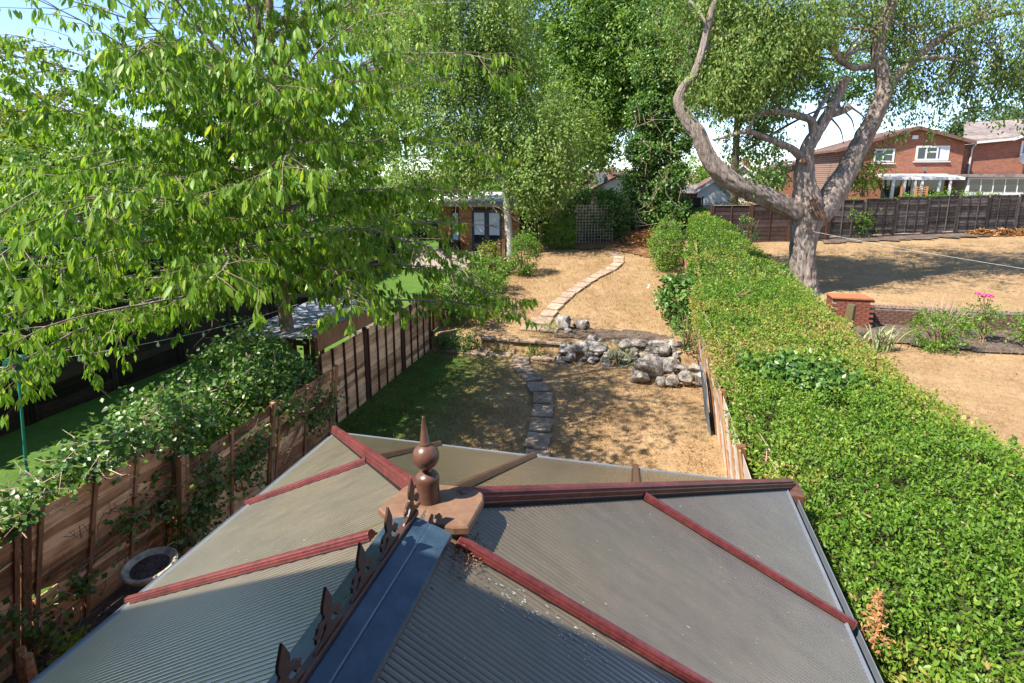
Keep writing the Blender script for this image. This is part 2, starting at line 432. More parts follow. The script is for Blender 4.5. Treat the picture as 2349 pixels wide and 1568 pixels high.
def polymat():
    m, nt, out = newmat('bronze_polycarbonate')
    v = coords(nt, 'pos'); big = noise(nt, v, .9, 5, .65); spk = noise(nt, v, 55, 2, .5); mid = noise(nt, v, 6, 6, .7)
    stk = noise(nt, coords(nt, 'pos', (2.2, 14, 2.2)), 1.0, 5, .7)
    base = ramp(nt, [(.36, (0.0908, 0.0728, 0.0473)), (.62, (0.157, 0.126, 0.0815))], math_(nt, 'ADD', math_(nt, 'MULTIPLY', big, .45), math_(nt, 'ADD', math_(nt, 'MULTIPLY', mid, .25), math_(nt, 'MULTIPLY', stk, .3))))
    alg = ramp(nt, [(.54, (0, 0, 0)), (.7, (1, 1, 1))], noise(nt, v, 1.7, 6, .75))
    c = mix(nt, base.outputs[0], (.1, .1, .06), math_(nt, 'MULTIPLY', alg.outputs[0], .55))
    sp = ramp(nt, [(.74, (0, 0, 0)), (.79, (1, 1, 1))], spk)
    c = mix(nt, c, (.6, .58, .54), math_(nt, 'MULTIPLY', sp.outputs[0], .8))
    dk = ramp(nt, [(.24, (1, 1, 1)), (.29, (0, 0, 0))], noise(nt, v, 31, 3, .6))
    c = mix(nt, c, (.05, .045, .035), math_(nt, 'MULTIPLY', dk.outputs[0], .7))
    ro = math_(nt, 'ADD', .18, math_(nt, 'MULTIPLY', stk, .3))
    p = princ(nt, out, c, ro, .6, mid, .06, .004)
    p.inputs['Coat Weight'].default_value = .9; p.inputs['Coat Roughness'].default_value = .2
    return m
M['poly'] = polymat()

G_ = lambda *s: [(a, b) for a, b in s]
M['lf_cherry'] = leafmat('cherry_leaf', [(0, (0.0784, 0.174, 0.0202)), (.35, (0.168, 0.314, 0.0314)), (.75, (0.28, 0.426, 0.0504)), (.95, (0.403, 0.493, 0.0784)), (1, (0.403, 0.358, 0.0672))], .5, .45, .3)
M['lf_birch'] = leafmat('birch_leaf', [(0, (0.0828, 0.153, 0.03)), (.5, (0.184, 0.281, 0.06)), (.85, (0.285, 0.367, 0.1)), (1, (0.386, 0.388, 0.13))], .4, .5)
M['lf_ash'] = leafmat('ash_leaf', [(0, (0.0525, 0.126, 0.021)), (.5, (0.147, 0.263, 0.042)), (1, (0.263, 0.367, 0.0788))], .38, .45)
M['lf_ivy'] = leafmat('ivy_leaf', [(0, (0.023, 0.069, 0.0161)), (.5, (0.0862, 0.184, 0.0345)), (.9, (0.196, 0.31, 0.0575)), (1, (0.322, 0.368, 0.0805))], .28, .35, .5)
M['lf_big'] = leafmat('olive_leaf', [(0, (0.0475, 0.11, 0.02)), (.4, (0.123, 0.215, 0.04)), (.75, (0.218, 0.292, 0.065)), (.92, (0.304, 0.308, 0.085)), (1, (0.342, 0.242, 0.09))], .36, .5)
M['lf_dark'] = leafmat('dark_evergreen_leaf', [(0, (.015, .04, .01)), (.6, (.045, .1, .022)), (1, (.1, .17, .035))], .25, .4)
M['lf_hedge'] = leafmat('privet_leaf', [(0, (0.0486, 0.114, 0.0129)), (.3, (0.0968, 0.202, 0.0202)), (.55, (0.154, 0.275, 0.0283)), (.75, (0.243, 0.308, 0.0445)), (.88, (0.372, 0.34, 0.081)), (1, (0.405, 0.268, 0.121))], .34, .45, .32)
M['lf_bright'] = leafmat('bright_shrub_leaf', [(0, (0.0449, 0.12, 0.012)), (.5, (0.105, 0.216, 0.0224)), (.9, (0.202, 0.314, 0.0449)), (1, (0.314, 0.314, 0.0598))], .36, .42)
M['lf_yellow'] = leafmat('yellow_green_leaf', [(0, (0.096, 0.152, 0.016)), (.6, (0.224, 0.272, 0.032)), (1, (0.336, 0.304, 0.048))], .35, .45)
M['lf_iris'] = leafmat('iris_blade', [(0, (.12, .18, .07)), (.6, (.25, .31, .16)), (.85, (.4, .4, .2)), (1, (.5, .4, .2))], .25, .45)
M['lf_conifer'] = leafmat('conifer_needle', [(0, (.02, .045, .012)), (.6, (.055, .1, .025)), (1, (.11, .15, .04))], .15, .6)
M['lf_dead'] = leafmat('dead_leaf', [(0, (.16, .07, .03)), (.5, (.32, .15, .06)), (1, (.5, .29, .13))], .2, .7, .15)

# ------------------------------------------------------------------ leaves
T_DIA = (np.array([(0, 0, 0), (.45, .5, .10), (1, 0, -.06), (.45, -.5, .10)], np.float32), [np.array([(0, 2, 1), (0, 3, 2)])])
T_OVAL = (np.array([(0, 0, 0), (.28, .40, .07), (.28, 0, 0), (.28, -.40, .07), (.66, .38, .02), (.66, 0, -.05), (.66, -.38, .02), (1, 0, -.2)], np.float32),
          [np.array([(0, 2, 1), (0, 3, 2), (4, 5, 7), (5, 6, 7)]), np.array([(1, 2, 5, 4), (2, 3, 6, 5)])])
def unit(a): return a / np.maximum(np.linalg.norm(a, axis=1, keepdims=True), 1e-6)
def leaf_arrays(P, D, N, L, W, tpl):
    tv, tf = tpl; n = len(P); k = len(tv)
    D = unit(D); S = unit(np.cross(N, D)); U = np.cross(D, S)
    V = (P[:, None, :] + D[:, None, :] * (tv[None, :, 0:1] * L[:, None, None]) + S[:, None, :] * (tv[None, :, 1:2] * W[:, None, None]) + U[:, None, :] * (tv[None, :, 2:3] * W[:, None, None]))
    F = [(f[None] + (np.arange(n) * k)[:, None, None]).reshape(-1, f.shape[1]) for f in tf]
    return V.reshape(-1, 3), F, k
def leaves(name, P, D, N, L, W, rnd, mat, parent=None, tpl=T_DIA, kind='stuff', org=None):
    o0 = np.array(off(parent)) if parent is not None else np.zeros(3)
    if org is not None: o0 = np.array(org)
    V, F, k = leaf_arrays(P - o0, D, N, L, W, tpl)
    me = mesh_np(name, V, F, 0, mat, False, np.repeat(rnd, k))
    o = link(name, me, parent)
    if org is not None: o.location = org
    if kind: o['kind'] = kind
    return o
def rdir(n, rng=RNG): return unit(rng.normal(size=(n, 3)))
def leaf_objects(P, D, N, L, W, rnd, mat, parent, tpl=T_OVAL, name='leaf'):
    """the leaves that show largest: one object each, four shared meshes"""
    o0 = np.array(off(parent)); ms = []
    for q in range(5):
        V, F, k = leaf_arrays(np.zeros((1, 3)), np.array([[1., 0, 0]]), np.array([[0, 0, 1.]]), np.array([1.]), np.array([.46]), tpl)
        ms.append(mesh_np('leaf', V, F, 0, mat, False, np.full(k, .12 + .19 * q)))
    D = unit(D); S = unit(np.cross(N, D)); U = np.cross(D, S)
    for i in range(len(P)):
        o = bpy.data.objects.new(name, ms[min(4, int(rnd[i] * 5))]); col.objects.link(o); o.parent = parent
        b = W[i] / .46
        m = Matrix(((D[i][0] * L[i], S[i][0] * b, U[i][0] * b, 0), (D[i][1] * L[i], S[i][1] * b, U[i][1] * b, 0), (D[i][2] * L[i], S[i][2] * b, U[i][2] * b, 0), (0, 0, 0, 1)))
        m.translation = Vector(P[i] - o0)
        o.matrix_local = m

def cloud(blobs, n, leaf, rng, clump=.35, perclump=40, shell=.5, droop=.5, jitter=.0, wratio=.55, soft=False, hang=None):
    """leaf positions in clumps through ellipsoids; blobs: (centre, (rx,ry,rz), weight)"""
    ws = np.array([b[2] for b in blobs], float); ws /= ws.sum(); out = []
    for (c, r, _), w in zip(blobs, ws):
        nb = max(1, int(n * w)); nc = max(2, nb // perclump)
        d = unit(rng.normal(size=(nc, 3))); rad = (rng.random(nc) ** (1 / 3)) * (1 - shell) + shell * (.75 + .3 * rng.random(nc))
        cc = np.array(c) + d * rad[:, None] * np.array(r)
        if soft: cc = np.array(c) + np.clip(rng.normal(size=(nc, 3)) * .55, -1.3, 1.3) * np.array(r)
        idx = rng.integers(0, nc, nb); sz = clump * (.5 + rng.random(nc))
        p = cc[idx] + rng.normal(size=(nb, 3)) * (sz[idx] * .5)[:, None] * np.array(hang or [1, 1, .7])
        cl = rng.random(nc)
        o = unit(p - np.array(c)); out.append((p, o, cl[idx]))
    P = np.concatenate([o[0] for o in out]); O = np.concatenate([o[1] for o in out]); C = np.concatenate([o[2] for o in out]); n = len(P)
    D = unit(O * .5 + rng.normal(size=(n, 3)) * .7 + np.array([0, 0, -droop])); N = unit(O * .6 + rng.normal(size=(n, 3)) * .6 + np.array([0, 0, .7]))
    L = leaf * (.7 + .6 * rng.random(n)); W = L * wratio
    rnd = np.clip(.15 + .45 * rng.random(n) + .35 * C, 0, 1)
    return P, D, N, L, W, rnd

# ================================================================== SETTING
def axis_lines(pieces):
    out = []
    for a, b, s in pieces:
        n = max(1, int(round((b - a) / s))); out += [a + (b - a) * i / n for i in range(n)]
    out.append(pieces[-1][1]); return out
gx = axis_lines([(-600, -60, 90), (-60, -16, 6), (-16, -6, .6), (-6, -5.5, .05), (-5.5, 1.5, .22), (1.5, 2.0, .05), (2.0, 24, .6), (24, 60, 6), (60, 600, 90)])
gy = axis_lines([(-60, -4, 8), (-4, 6, .8), (6, 13.8, .24), (13.8, 14.3, .05), (14.3, 18.4, .3), (18.4, 18.65, .05), (18.65, 30, .4), (30, 48, 1.5), (48, 120, 12), (120, 900, 130)])
gv = []
for y in gy:
    for x in gx:
        z = z_ground(x, y)
        if -16 < x < 24 and 5 < y < 32:
            z += mnoise.noise(Vector((x * .7, y * .7, 3))) * .035 + mnoise.noise(Vector((x * 2.3, y * 2.3, 9))) * .012
        gv.append((x, y, z))
nx = len(gx)
gf = np.array([(j * nx + i, j * nx + i + 1, (j + 1) * nx + i + 1, (j + 1) * nx + i) for j in range(len(gy) - 1) for i in range(nx - 1)])
tag(link('ground', mesh_np('ground', np.array(gv), gf, 4, M['lawn'], True)), kind='structure')

def sheet(name, outline, mat, lift=.045, step=.5):
    """a patch of ground draped over the terrain, outline in X,Y"""
    xs = [p[0] for p in outline]; ys = [p[1] for p in outline]
    def inside(x, y):
        c = False; j = len(outline) - 1
        for i in range(len(outline)):
            xi, yi = outline[i]; xj, yj = outline[j]
            if (yi > y) != (yj > y) and x < (xj - xi) * (y - yi) / (yj - yi) + xi: c = not c
            j = i
        return c
    mb = MB(); idx = {}
    nxs = int((max(xs) - min(xs)) / step) + 2; nys = int((max(ys) - min(ys)) / step) + 2
    def vid(i, j):
        if (i, j) not in idx:
            x = min(xs) + i * step; y = min(ys) + j * step
            x += mnoise.noise(Vector((x * 1.7, y * 1.7, 5))) * step * .9; y += mnoise.noise(Vector((x * 1.7, y * 1.7, 15))) * step * .9
            idx[(i, j)] = len(mb.v); mb.v.append(Vector((x, y, z_ground(x, y) + lift + mnoise.noise(Vector((x * 2, y * 2, 1))) * .02)))
        return idx[(i, j)]
    for i in range(nxs):
        for j in range(nys):
            if inside(min(xs) + (i + .5) * step, min(ys) + (j + .5) * step): mb.f.append([vid(i, j), vid(i + 1, j), vid(i + 1, j + 1), vid(i, j + 1)])
    return tag(mb.build(name, mat, smooth=True), kind='structure')

sheet('flower_bed', [(4.3, 16.0), (6.6, 16.3), (9, 16.0), (24, 16.3), (24, 18.4), (6.8, 18.4), (4.3, 18.2)], M['soil'], .05, .16)
sheet('back_border', [(-5.4, 27.0), (-4, 26.2), (-2.9, 25.4), (-2.2, 25.9), (-.8, 25.2), (.2, 24.4), (1.4, 24.9), (1.4, 33), (-5.4, 33)], M['bark_chip'], .06, .2)
sheet('rockery_bed', [(-2.3, 14.35), (.4, 14.5), (.9, 14.9), (.2, 15.25), (-1.2, 15.15), (-2.2, 15.3)], M['soil'], .022, .1)
sheet('neighbour_patio', [(-11, 22.2), (-6.2, 22.2), (-6.2, 26), (-11, 26)], M['patio'], .05, .5)
sheet('fence_border', [(8, 28.0), (24, 34.2), (24, 35.6), (8, 29.3)], M['soil'], .06, .3)

sheet('side_border', [(-5.75, -1), (-2.6, -1), (-2.6, 5), (-4.3, 6.4), (-4.9, 8.4), (-5.75, 8.4)], M['soil'], .05, .2)
# ------------------------------------------------------------------ garden path
path = MB()
pl = [(-1.63, 8.55), (-1.75, 9.4), (-1.88, 10.6), (-2.05, 11.4), (-2.55, 12.4), (-2.95, 13.1), (-3.05, 13.75)]
pu = [(-2.75, 15.5), (-2.72, 16.6), (-2.45, 18.2), (-2.1, 19.6), (-1.7, 20.9), (-1.25, 22.0), (-1.02, 23.1), (-1.05, 24.2), (-1.35, 25.2)]
def ribbon(pts, w):
    mb = MB()
    for i in range(len(pts) - 1):
        a = Vector((*pts[i], 0)); b = Vector((*pts[i + 1], 0)); t = (b - a).normalized(); s = Vector((t.y, -t.x, 0)) * w
        for k in range(4):
            p = a.lerp(b, k / 4); q = a.lerp(b, (k + 1) / 4)
            mb.poly([(u.x, u.y, z_ground(u.x, u.y) + .03) for u in (p - s, p + s, q + s, q - s)])
    return mb
mb = ribbon(pl, .2); m2 = ribbon(pu, .2); n0 = len(mb.v); mb.v += m2.v; mb.f += [[i + n0 for i in f] for f in m2.f]
PATH = tag(mb.build('garden_path', M['soil']), kind='structure')
def slab_mesh(w, d, seed):
    rs = random.Random(seed); b = MB(); j = lambda: rs.uniform(-.015, .015)
    pts = [(-w / 2 + j(), -d / 2 + j()), (-w / 6, -d / 2 + j()), (w / 2 + j(), -d / 2 + j()), (w / 2 + j(), d / 6), (w / 2 + j(), d / 2 + j()), (w / 5, d / 2 + j()), (-w / 2 + j(), d / 2 + j())]
    b.prism([(x * .98, y * .98, -.03) for x, y in pts], (0, 0, .03)); 
    b.prism([(x * .94, y * .94, -.001) for x, y in pts], (0, 0, .007)); return b
SLABS = []
for k in range(4):
    b = slab_mesh(.44, .58, k); me = bpy.data.meshes.new('slab'); me.from_pydata([tuple(v) for v in b.v], [], b.f); me.materials.append(M['slab']); SLABS.append(me)
def lay(pts, sp, lift):
    acc = 0; cnt = 0
    for i in range(len(pts) - 1):
        a = Vector((*pts[i], 0)); b = Vector((*pts[i + 1], 0)); L = (b - a).length
        while acc < L:
            p = a.lerp(b, acc / L); o = link('slab', SLABS[cnt % 4], PATH, (p.x, p.y, z_ground(p.x, p.y) + lift)); t = b - a
            sl_ = (z_ground(p.x, p.y + .3) - z_ground(p.x, p.y - .3)) / .6
            o.rotation_euler = (math.atan(sl_), random.uniform(-.02, .02), math.atan2(t.y, t.x) - math.pi / 2 + random.uniform(-.1, .1)); acc += sp; cnt += 1
        acc -= L
lay(pl, .65, .055); lay(pu, .68, .06)
for x0, x1, y0, y1 in ((-4.6, -4.0, 13.6, 13.95), (-3.95, -3.35, 13.62, 13.95), (-2.75, -2.15, 13.62, 13.95), (-5.3, -4.65, 13.65, 13.9)):
    MB().bb(x0, x1, y0, y1, .0, .06).build('slab', M['slab'], PATH, bevel=.012)

# garden step with riser stones
st = thing('garden_step', (-2.9, 14.4, 0), 'raised pale paving step with a stone riser leading up to the rear lawn', 'step')
for x0, x1 in ((-4.25, -3.45), (-3.43, -2.72), (-2.7, -2.02)):
    MB().bb(x0, x1, 13.98 + random.uniform(-.02, .02), 14.62, .34, .405).build('paving_slab', M['slab'], st, bevel=.012)
for x0, x1, y0, y1 in ((-3.3, -2.75, 14.64, 15.2), (-2.73, -2.25, 14.64, 15.15), (-3.2, -2.6, 15.22, 15.8)):
    MB().bb(x0, x1, y0, y1, z_ground(-2.7, y0) + .02, z_ground(-2.7, y0) + .075).build('paving_slab', M['slab'], st, bevel=.012)
x = -4.2
while x < -2.1:
    w = random.uniform(.28, .5)
    for k in range(2): MB().bb(x, x + w - .015, 14.06 + random.uniform(-.03, .02), 14.3, .0 + k * .17, .155 + k * .17).build('riser_stone', M['slab'], st, bevel=.02)
    x += w

# ------------------------------------------------------------------ rockery
def stone(parent, c, d, seed, sub=3, rough=.22):
    rs = random.Random(seed); b = MB(); n = 22; m = 15
    sx, sy, sz = d; ph = rs.uniform(0, 9); ang = rs.uniform(-.6, .6); ca, sa = math.cos(ang), math.sin(ang)
    rows = []; cuts = [(Vector((rs.gauss(0, 1), rs.gauss(0, 1), rs.gauss(0, .8))).normalized(), rs.uniform(.62, .86)) for _ in range(11)]
    for i in range(m + 1):
        th = math.pi * i / m; row = []
        for k in range(n):
            f = 2 * math.pi * k / n
            q = Vector((math.sin(th) * math.cos(f), math.sin(th) * math.sin(f), math.cos(th)))
            e = .72; q = Vector([math.copysign(abs(t) ** e, t) for t in q])
            sx, sy, sz = d; q *= 1 + rough * 1.5 * mnoise.noise(q * 1.2 + Vector((ph, seed, 0))) + rough * 1.1 * mnoise.noise(q * 2.6 + Vector((seed, ph, 2)))
            q *= 1 + .09 * mnoise.noise(q * 6.5 + Vector((seed, 3, ph)))
            for cn_, co_ in cuts:
                e_ = q.dot(cn_) - co_
                if e_ > 0: q = q - cn_ * (e_ * .92)
            p = Vector((q.x * sx / 2 * 1.12, q.y * sy / 2, q.z * sz / 2))
            row.append(len(b.v)); b.v.append(Vector(c) + Vector((p.x * ca - p.y * sa, p.x * sa + p.y * ca, p.z)))
        rows.append(row)
    for i in range(m):
        for k in range(n): b.f.append([rows[i][k], rows[i + 1][k], rows[i + 1][(k + 1) % n], rows[i][(k + 1) % n]])
    return b.build('stone', M['rock'], parent, smooth=True, at=c)
rk = thing('rockery', (-.7, 14.1, 0), 'low rockery wall of pale weathered limestone across the middle of the lawn', 'rockery')
SP = [(-1.75, 13.95, .28, .62, .42, .3), (-1.82, 13.85, .07, .62, .4, .24), (-1.15, 14.0, .32, .95, .55, .5), (-1.25, 13.82, .1, .55, .4, .3), (-.65, 13.9, .22, .55, .4, .35),
      (-.72, 13.75, .05, .4, .3, .2), (-.2, 13.95, .18, .5, .4, .3), (-.12, 14.15, .48, .8, .45, .38), (.42, 14.15, .46, .5, .5, .5), (.3, 13.95, .2, .42, .4, .3), (.62, 14.0, .4, .4, .5, .5),
      (.8, 13.8, .2, .4, .4, .34), (.6, 13.72, .13, .36, .3, .26), (.95, 13.5, .1, .4, .4, .24), (.1, 13.72, .06, .35, .3, .18), (-.4, 13.62, .03, .3, .25, .15), (.5, 13.6, .04, .32, .25, .16), (.85, 14.3, .48, .4, .4, .34)]
for i, s in enumerate(SP): stone(rk, s[:3], (s[3] * .88, s[4] * .85, s[5] * .72), 20 + i)
rs_ = random.Random(5)
for i in range(70):
    x_ = rs_.uniform(-2.0, .95); y_ = rs_.uniform(-.08, .55); stone(rk, (x_, 13.62 + y_, rs_.uniform(.0, .1) + y_ * .65), (rs_.uniform(.12, .3), rs_.uniform(.1, .24), rs_.uniform(.1, .2)), 200 + i)
for i in range(10): stone(rk, (rs_.uniform(-1.6, .8), rs_.uniform(14.2, 14.5), .45), (rs_.uniform(.2, .4), rs_.uniform(.15, .3), rs_.uniform(.14, .26)), 250 + i)
rk2 = thing('stone_edging', (.8, 12.75, 0), 'short row of rounded pale limestones ending against the right fence', 'rockery')
for i, s in enumerate([(.28, 12.85, .3, .85, .7, .75), (.02, 12.6, .17, .6, .5, .38), (.62, 12.9, .34, .55, .5, .5), (.5, 12.55, .12, .36, .36, .3), (.78, 12.62, .15, .42, .38, .36), (1.06, 12.66, .18, .42, .4, .42), (1.38, 12.75, .2, .45, .4, .4), (1.25, 12.9, .38, .45, .4, .25), (.95, 12.95, .34, .4, .4, .22)]): stone(rk2, s[:3], tuple(v * .8 for v in s[3:]), 60 + i)
rk3 = thing('stone_pair', (-1.95, 15.1, .5), 'two knobbly limestones beside the path above the step', 'rockery')
for i, s in enumerate([(-2.15, 15.0, .68, .55, .5, .55), (-1.62, 15.15, .62, .6, .5, .4), (-1.95, 14.75, .52, .3, .25, .2)]): stone(rk3, s[:3], tuple(v * .78 for v in s[3:]), 90 + i, rough=.3)

# ================================================================== CONSERVATORY
h = 2.6
EX0, EX1, RX, EZ, RZ = -1.148 * h, .48 * h, -.333 * h, 4.8 - h, 4.8 - .545 * h
FY, RY = 1.81 * h, .79 * h
cs = thing('conservatory', (RX, 2.2, 0), 'brown framed conservatory with a hipped bronze polycarbonate roof in the foreground', 'conservatory')
def W(x, y, z): return Vector((x * h, y * h, 4.8 + z * h))
RA, CL, CR = Vector((RX, RY, RZ)), Vector((EX0, FY, EZ)), Vector((EX1, FY, EZ))
Y0 = -.1
def panel(name, poly, udir, pitch=.024, parent=cs):
    """fluted sheet: poly = convex outline in 3D, flutes run across udir (along the slope)"""
    o = poly[0]; n = (poly[1] - poly[0]).cross(poly[2] - poly[0]).normalized()
    if n.z < 0: n = -n
    u = Vector(udir); u = (u - n * u.dot(n)).normalized(); v = n.cross(u)
    P = [((p - o).dot(u), (p - o).dot(v)) for p in poly]
    umin, umax = min(p[0] for p in P), max(p[0] for p in P)
    us = []; x = umin
    while x < umax:
        us += [(x + 1e-4, -.0019), (x + .0035, 0), (x + pitch * .5, .0012), (x + pitch - .0035, 0)]; x += pitch
    us += [(p[0], 0) for p in P]
    us = sorted((min(umax - 1e-4, max(umin + 1e-4, a)), b) for a, b in us)
    b = MB(); prev = None
    for a, hh in us:
        vs = []
        for i in range(len(P)):
            p, q = P[i], P[(i + 1) % len(P)]
            if (p[0] - a) * (q[0] - a) <= 0 and abs(p[0] - q[0]) > 1e-7: vs.append(p[1] + (q[1] - p[1]) * (a - p[0]) / (q[0] - p[0]))
        if len(vs) < 2: continue
        i0 = len(b.v); lo, hi = min(vs), max(vs)
        for k in range(2): b.v.append(o + u * a + v * (lo if k == 0 else hi) + n * hh)
        if prev is not None: b.f.append([prev, i0, i0 + 1, prev + 1])
        prev = i0
    k0 = len(b.v); b.v += [p - n * .025 for p in poly]; b.f.append(list(range(k0, k0 + len(poly))))
    return b.build(name, M['poly'], parent)
def lift(p, d=.0): return Vector(p) + Vector((0, 0, d))
rA, rAe = Vector((RX, .745 * h, RZ)), Vector((EX1, .83 * h, EZ))
hr = RA.lerp(CR, .42); rBe = Vector((EX1, 1.243 * h, EZ))
lA, lAe = Vector((RX, .725 * h, RZ)), Vector((EX0, .912 * h, EZ))
hl = RA.lerp(CL, .40); lBe = Vector((EX0, 1.322 * h, EZ))
r0, r0e = Vector((RX, .33 * h, RZ)), Vector((EX1, .4 * h, EZ))
l0, l0e = Vector((RX, .33 * h, RZ)), Vector((EX0, .45 * h, EZ))
bR, bRe, bL, bLe = Vector((RX, Y0, RZ)), Vector((EX1, Y0, EZ)), Vector((RX, Y0, RZ)), Vector((EX0, Y0, EZ))
f1e, f2e, f3e = Vector((-.72 * h, FY, EZ)), Vector((-.356 * h, FY, EZ)), Vector((.004 * h, FY, EZ))
for nm, pg, u in [('roof_panel', [bR, r0, r0e, bRe], (0, 1, 0)), ('roof_panel', [r0, rA, rAe, r0e], (0, 1, 0)), ('roof_panel', [rA, RA, hr, rBe, rAe], (0, 1, 0)), ('roof_panel', [hr, CR, rBe], (0, 1, 0)),
                  ('roof_panel', [bL, bLe, l0e, l0], (0, 1, 0)), ('roof_panel', [l0, l0e, lAe, lA], (0, 1, 0)), ('roof_panel', [lA, lAe, lBe, hl, RA], (0, 1, 0)), ('roof_panel', [hl, lBe, CL], (0, 1, 0)),
                  ('roof_panel', [hl, CL, f1e], (1, 0, 0)), ('roof_panel', [RA, hl, f1e, f2e], (1, 0, 0)), ('roof_panel', [RA, f2e, f3e, hr], (1, 0, 0)), ('roof_panel', [hr, f3e, CR], (1, 0, 0))]:
    panel(nm, pg, u)
def barprof(w, t): return [(-w / 2, -.01), (-w / 2, t * .16), (-w * .46, t * .2), (-w * .43, t * .56), (-w * .36, t * .6), (-w * .33, t * .84), (-w * .2, t), (w * .2, t), (w * .33, t * .84), (w * .36, t * .6), (w * .43, t * .56), (w * .46, t * .2), (w / 2, t * .16), (w / 2, -.01)]
def roofbar(a, b, nrm, w=.052, t=.036, ext=.05, mat='mahogany'):
    a = Vector(a); b = Vector(b); d = (b - a).normalized(); b = b + d * ext
    o = MB().bar(a, b, barprof(w, t), Vector(nrm)).build('glazing_bar', M[mat], cs, bevel=.0015)
    gw = w * .5 + .006; MB().bar(a, b - d * ext, [(-gw, -.008), (-gw, .004), (gw, .004), (gw, -.008)], Vector(nrm)).build('gasket', M['black'], o)
    MB().bar(b, b + d * .006, [(x * 1.06, y * 1.06) for x, y in barprof(w, t)], Vector(nrm)).build('end_cap', M['brown_cap'], o)
    return o
nR = (CR - RA).cross(Vector((0, 1, 0))); nR = nR if nR.z > 0 else -nR
nR = Vector(((RZ - EZ), 0, (EX1 - RX))).normalized(); nL = Vector((-(RZ - EZ), 0, (RX - EX0))).normalized(); nF = Vector((0, (RZ - EZ), (FY - RY))).normalized()
for a, b in ((rA, rAe), (r0, r0e)): roofbar(a.lerp(b, .075), b, nR)
roofbar(hr.lerp(rBe, .03), rBe, nR)
for a, b in ((lA, lAe), (l0, l0e)): roofbar(a.lerp(b, .1), b, nL)
roofbar(hl.lerp(lBe, .03), lBe, nL)
for a, b in ((hl, f1e), (RA.lerp(f2e, .1), f2e), (hr, f3e)): roofbar(a, b, nF, mat='brown_cap', ext=.03, w=.055)
roofbar(RA.lerp(CR, .04), CR, (nR + nF).normalized(), .074, .066, .07); roofbar(RA.lerp(CL, .04), CL, (nL + nF).normalized(), .074, .066, .07)
# eaves, gutters
def eave(a, b, outw, nm='gutter'):
    a = Vector(a); b = Vector(b); o = Vector(outw)
    MB().bar(a + Vector((0, 0, -.02)), b + Vector((0, 0, -.02)), [(-.012, -.03), (-.012, .026), (.012, .026), (.012, -.03)]).build('eaves_trim', M['grey_upvc'], cs)
    q = Vector((0, 0, -.085)); g = MB(); gp = [(-.05, .045), (-.05, -.03), (-.03, -.055), (.03, -.055), (.05, -.03), (.05, .045), (.042, .045), (.042, -.026), (.027, -.047), (-.027, -.047), (-.042, -.026), (-.042, .045)]
    g.bar(a + o * .05 + q, b + o * .05 + q, [(u_ * .75, v_ * .8) for u_, v_ in gp]).build(nm, M['grey_upvc'], cs)
eave(bRe, CR, (1, 0, 0)); eave(bLe, CL, (-1, 0, 0)); eave(CL, CR, (0, 1, 0))
MB().bb(EX1 + .02, EX1 + .135, FY - .1, FY + .14, EZ - .14, EZ - .015).build('gutter_corner', M['brown_cap'], cs, bevel=.01)
# walls below the eaves
bw = .55
for nm, (x0, x1, y0, y1), mt in (('dwarf_wall', (EX0 + .1, EX0 + .2, 0, FY - .12), 'brick_red_y'), ('dwarf_wall', (EX1 - .2, EX1 - .1, 0, FY - .12), 'brick_red_y'), ('dwarf_wall', (EX0 + .203, EX1 - .203, FY - .22, FY - .12), 'brick_red')):
    MB().bb(x0, x1, y0, y1, -.02, bw).build(nm, M[mt], cs)
def wallframe(p, q):
    p = Vector(p); q = Vector(q); L = (q - p).length; n = int(L / .75); t = (q - p) / L
    s = Vector((abs(t.y), abs(t.x), 0))
    for zz, hh in ((bw + .03, .06), (EZ - .06, .07)): 
        c = (p + q) / 2; MB().box((c.x, c.y, zz), (abs(t.x) * L + s.x * .08, abs(t.y) * L + s.y * .08, hh)).build('frame_rail', M['mahogany'], cs)
    for i in range(n + 1):
        c = p + t * (L * i / n); MB().bb(c.x - .035, c.x + .035, c.y - .035, c.y + .035, bw + .062, EZ - .097).build('frame_post', M['mahogany'], cs)
        if i < n:
            d = p + t * (L * (i + .5) / n); MB().box((d.x, d.y, (bw + EZ) / 2), (abs(t.x) * (L / n - .08) + s.x * .02, abs(t.y) * (L / n - .08) + s.y * .02, EZ - bw - .17)).build('window_pane', M['glass'], cs)
wallframe((EX0 + .15, .1, 0), (EX0 + .15, FY - .17, 0)); wallframe((EX1 - .15, .1, 0), (EX1 - .15, FY - .17, 0)); wallframe((EX0 + .3, FY - .17, 0), (EX1 - .3, FY - .17, 0))
# ridge cap
rc = MB(); yy0, yy1 = Y0, .725 * h; za = RZ + .035
rc.prism([(RX - .108, yy0, za - .04), (RX - .108, yy0, za - .015), (RX - .02, yy0, za + .012), (RX + .02, yy0, za + .012), (RX + .068, yy0, za - .0035), (RX + .073, yy0, za - .0095), (RX + .078, yy0, za - .0065), (RX + .165, yy0, za - .035), (RX + .165, yy0, za - .06)][::-1], (0, yy1 - yy0, 0))
RCAP = rc.build('ridge_cap', M['sky_blue_cap'], cs, bevel=.003)
MB().bb(RX - .1, RX + .15, Y0 + .01, yy1 - .02, RZ - .06, za - .03).build('ridge_body', M['cresting'], cs)
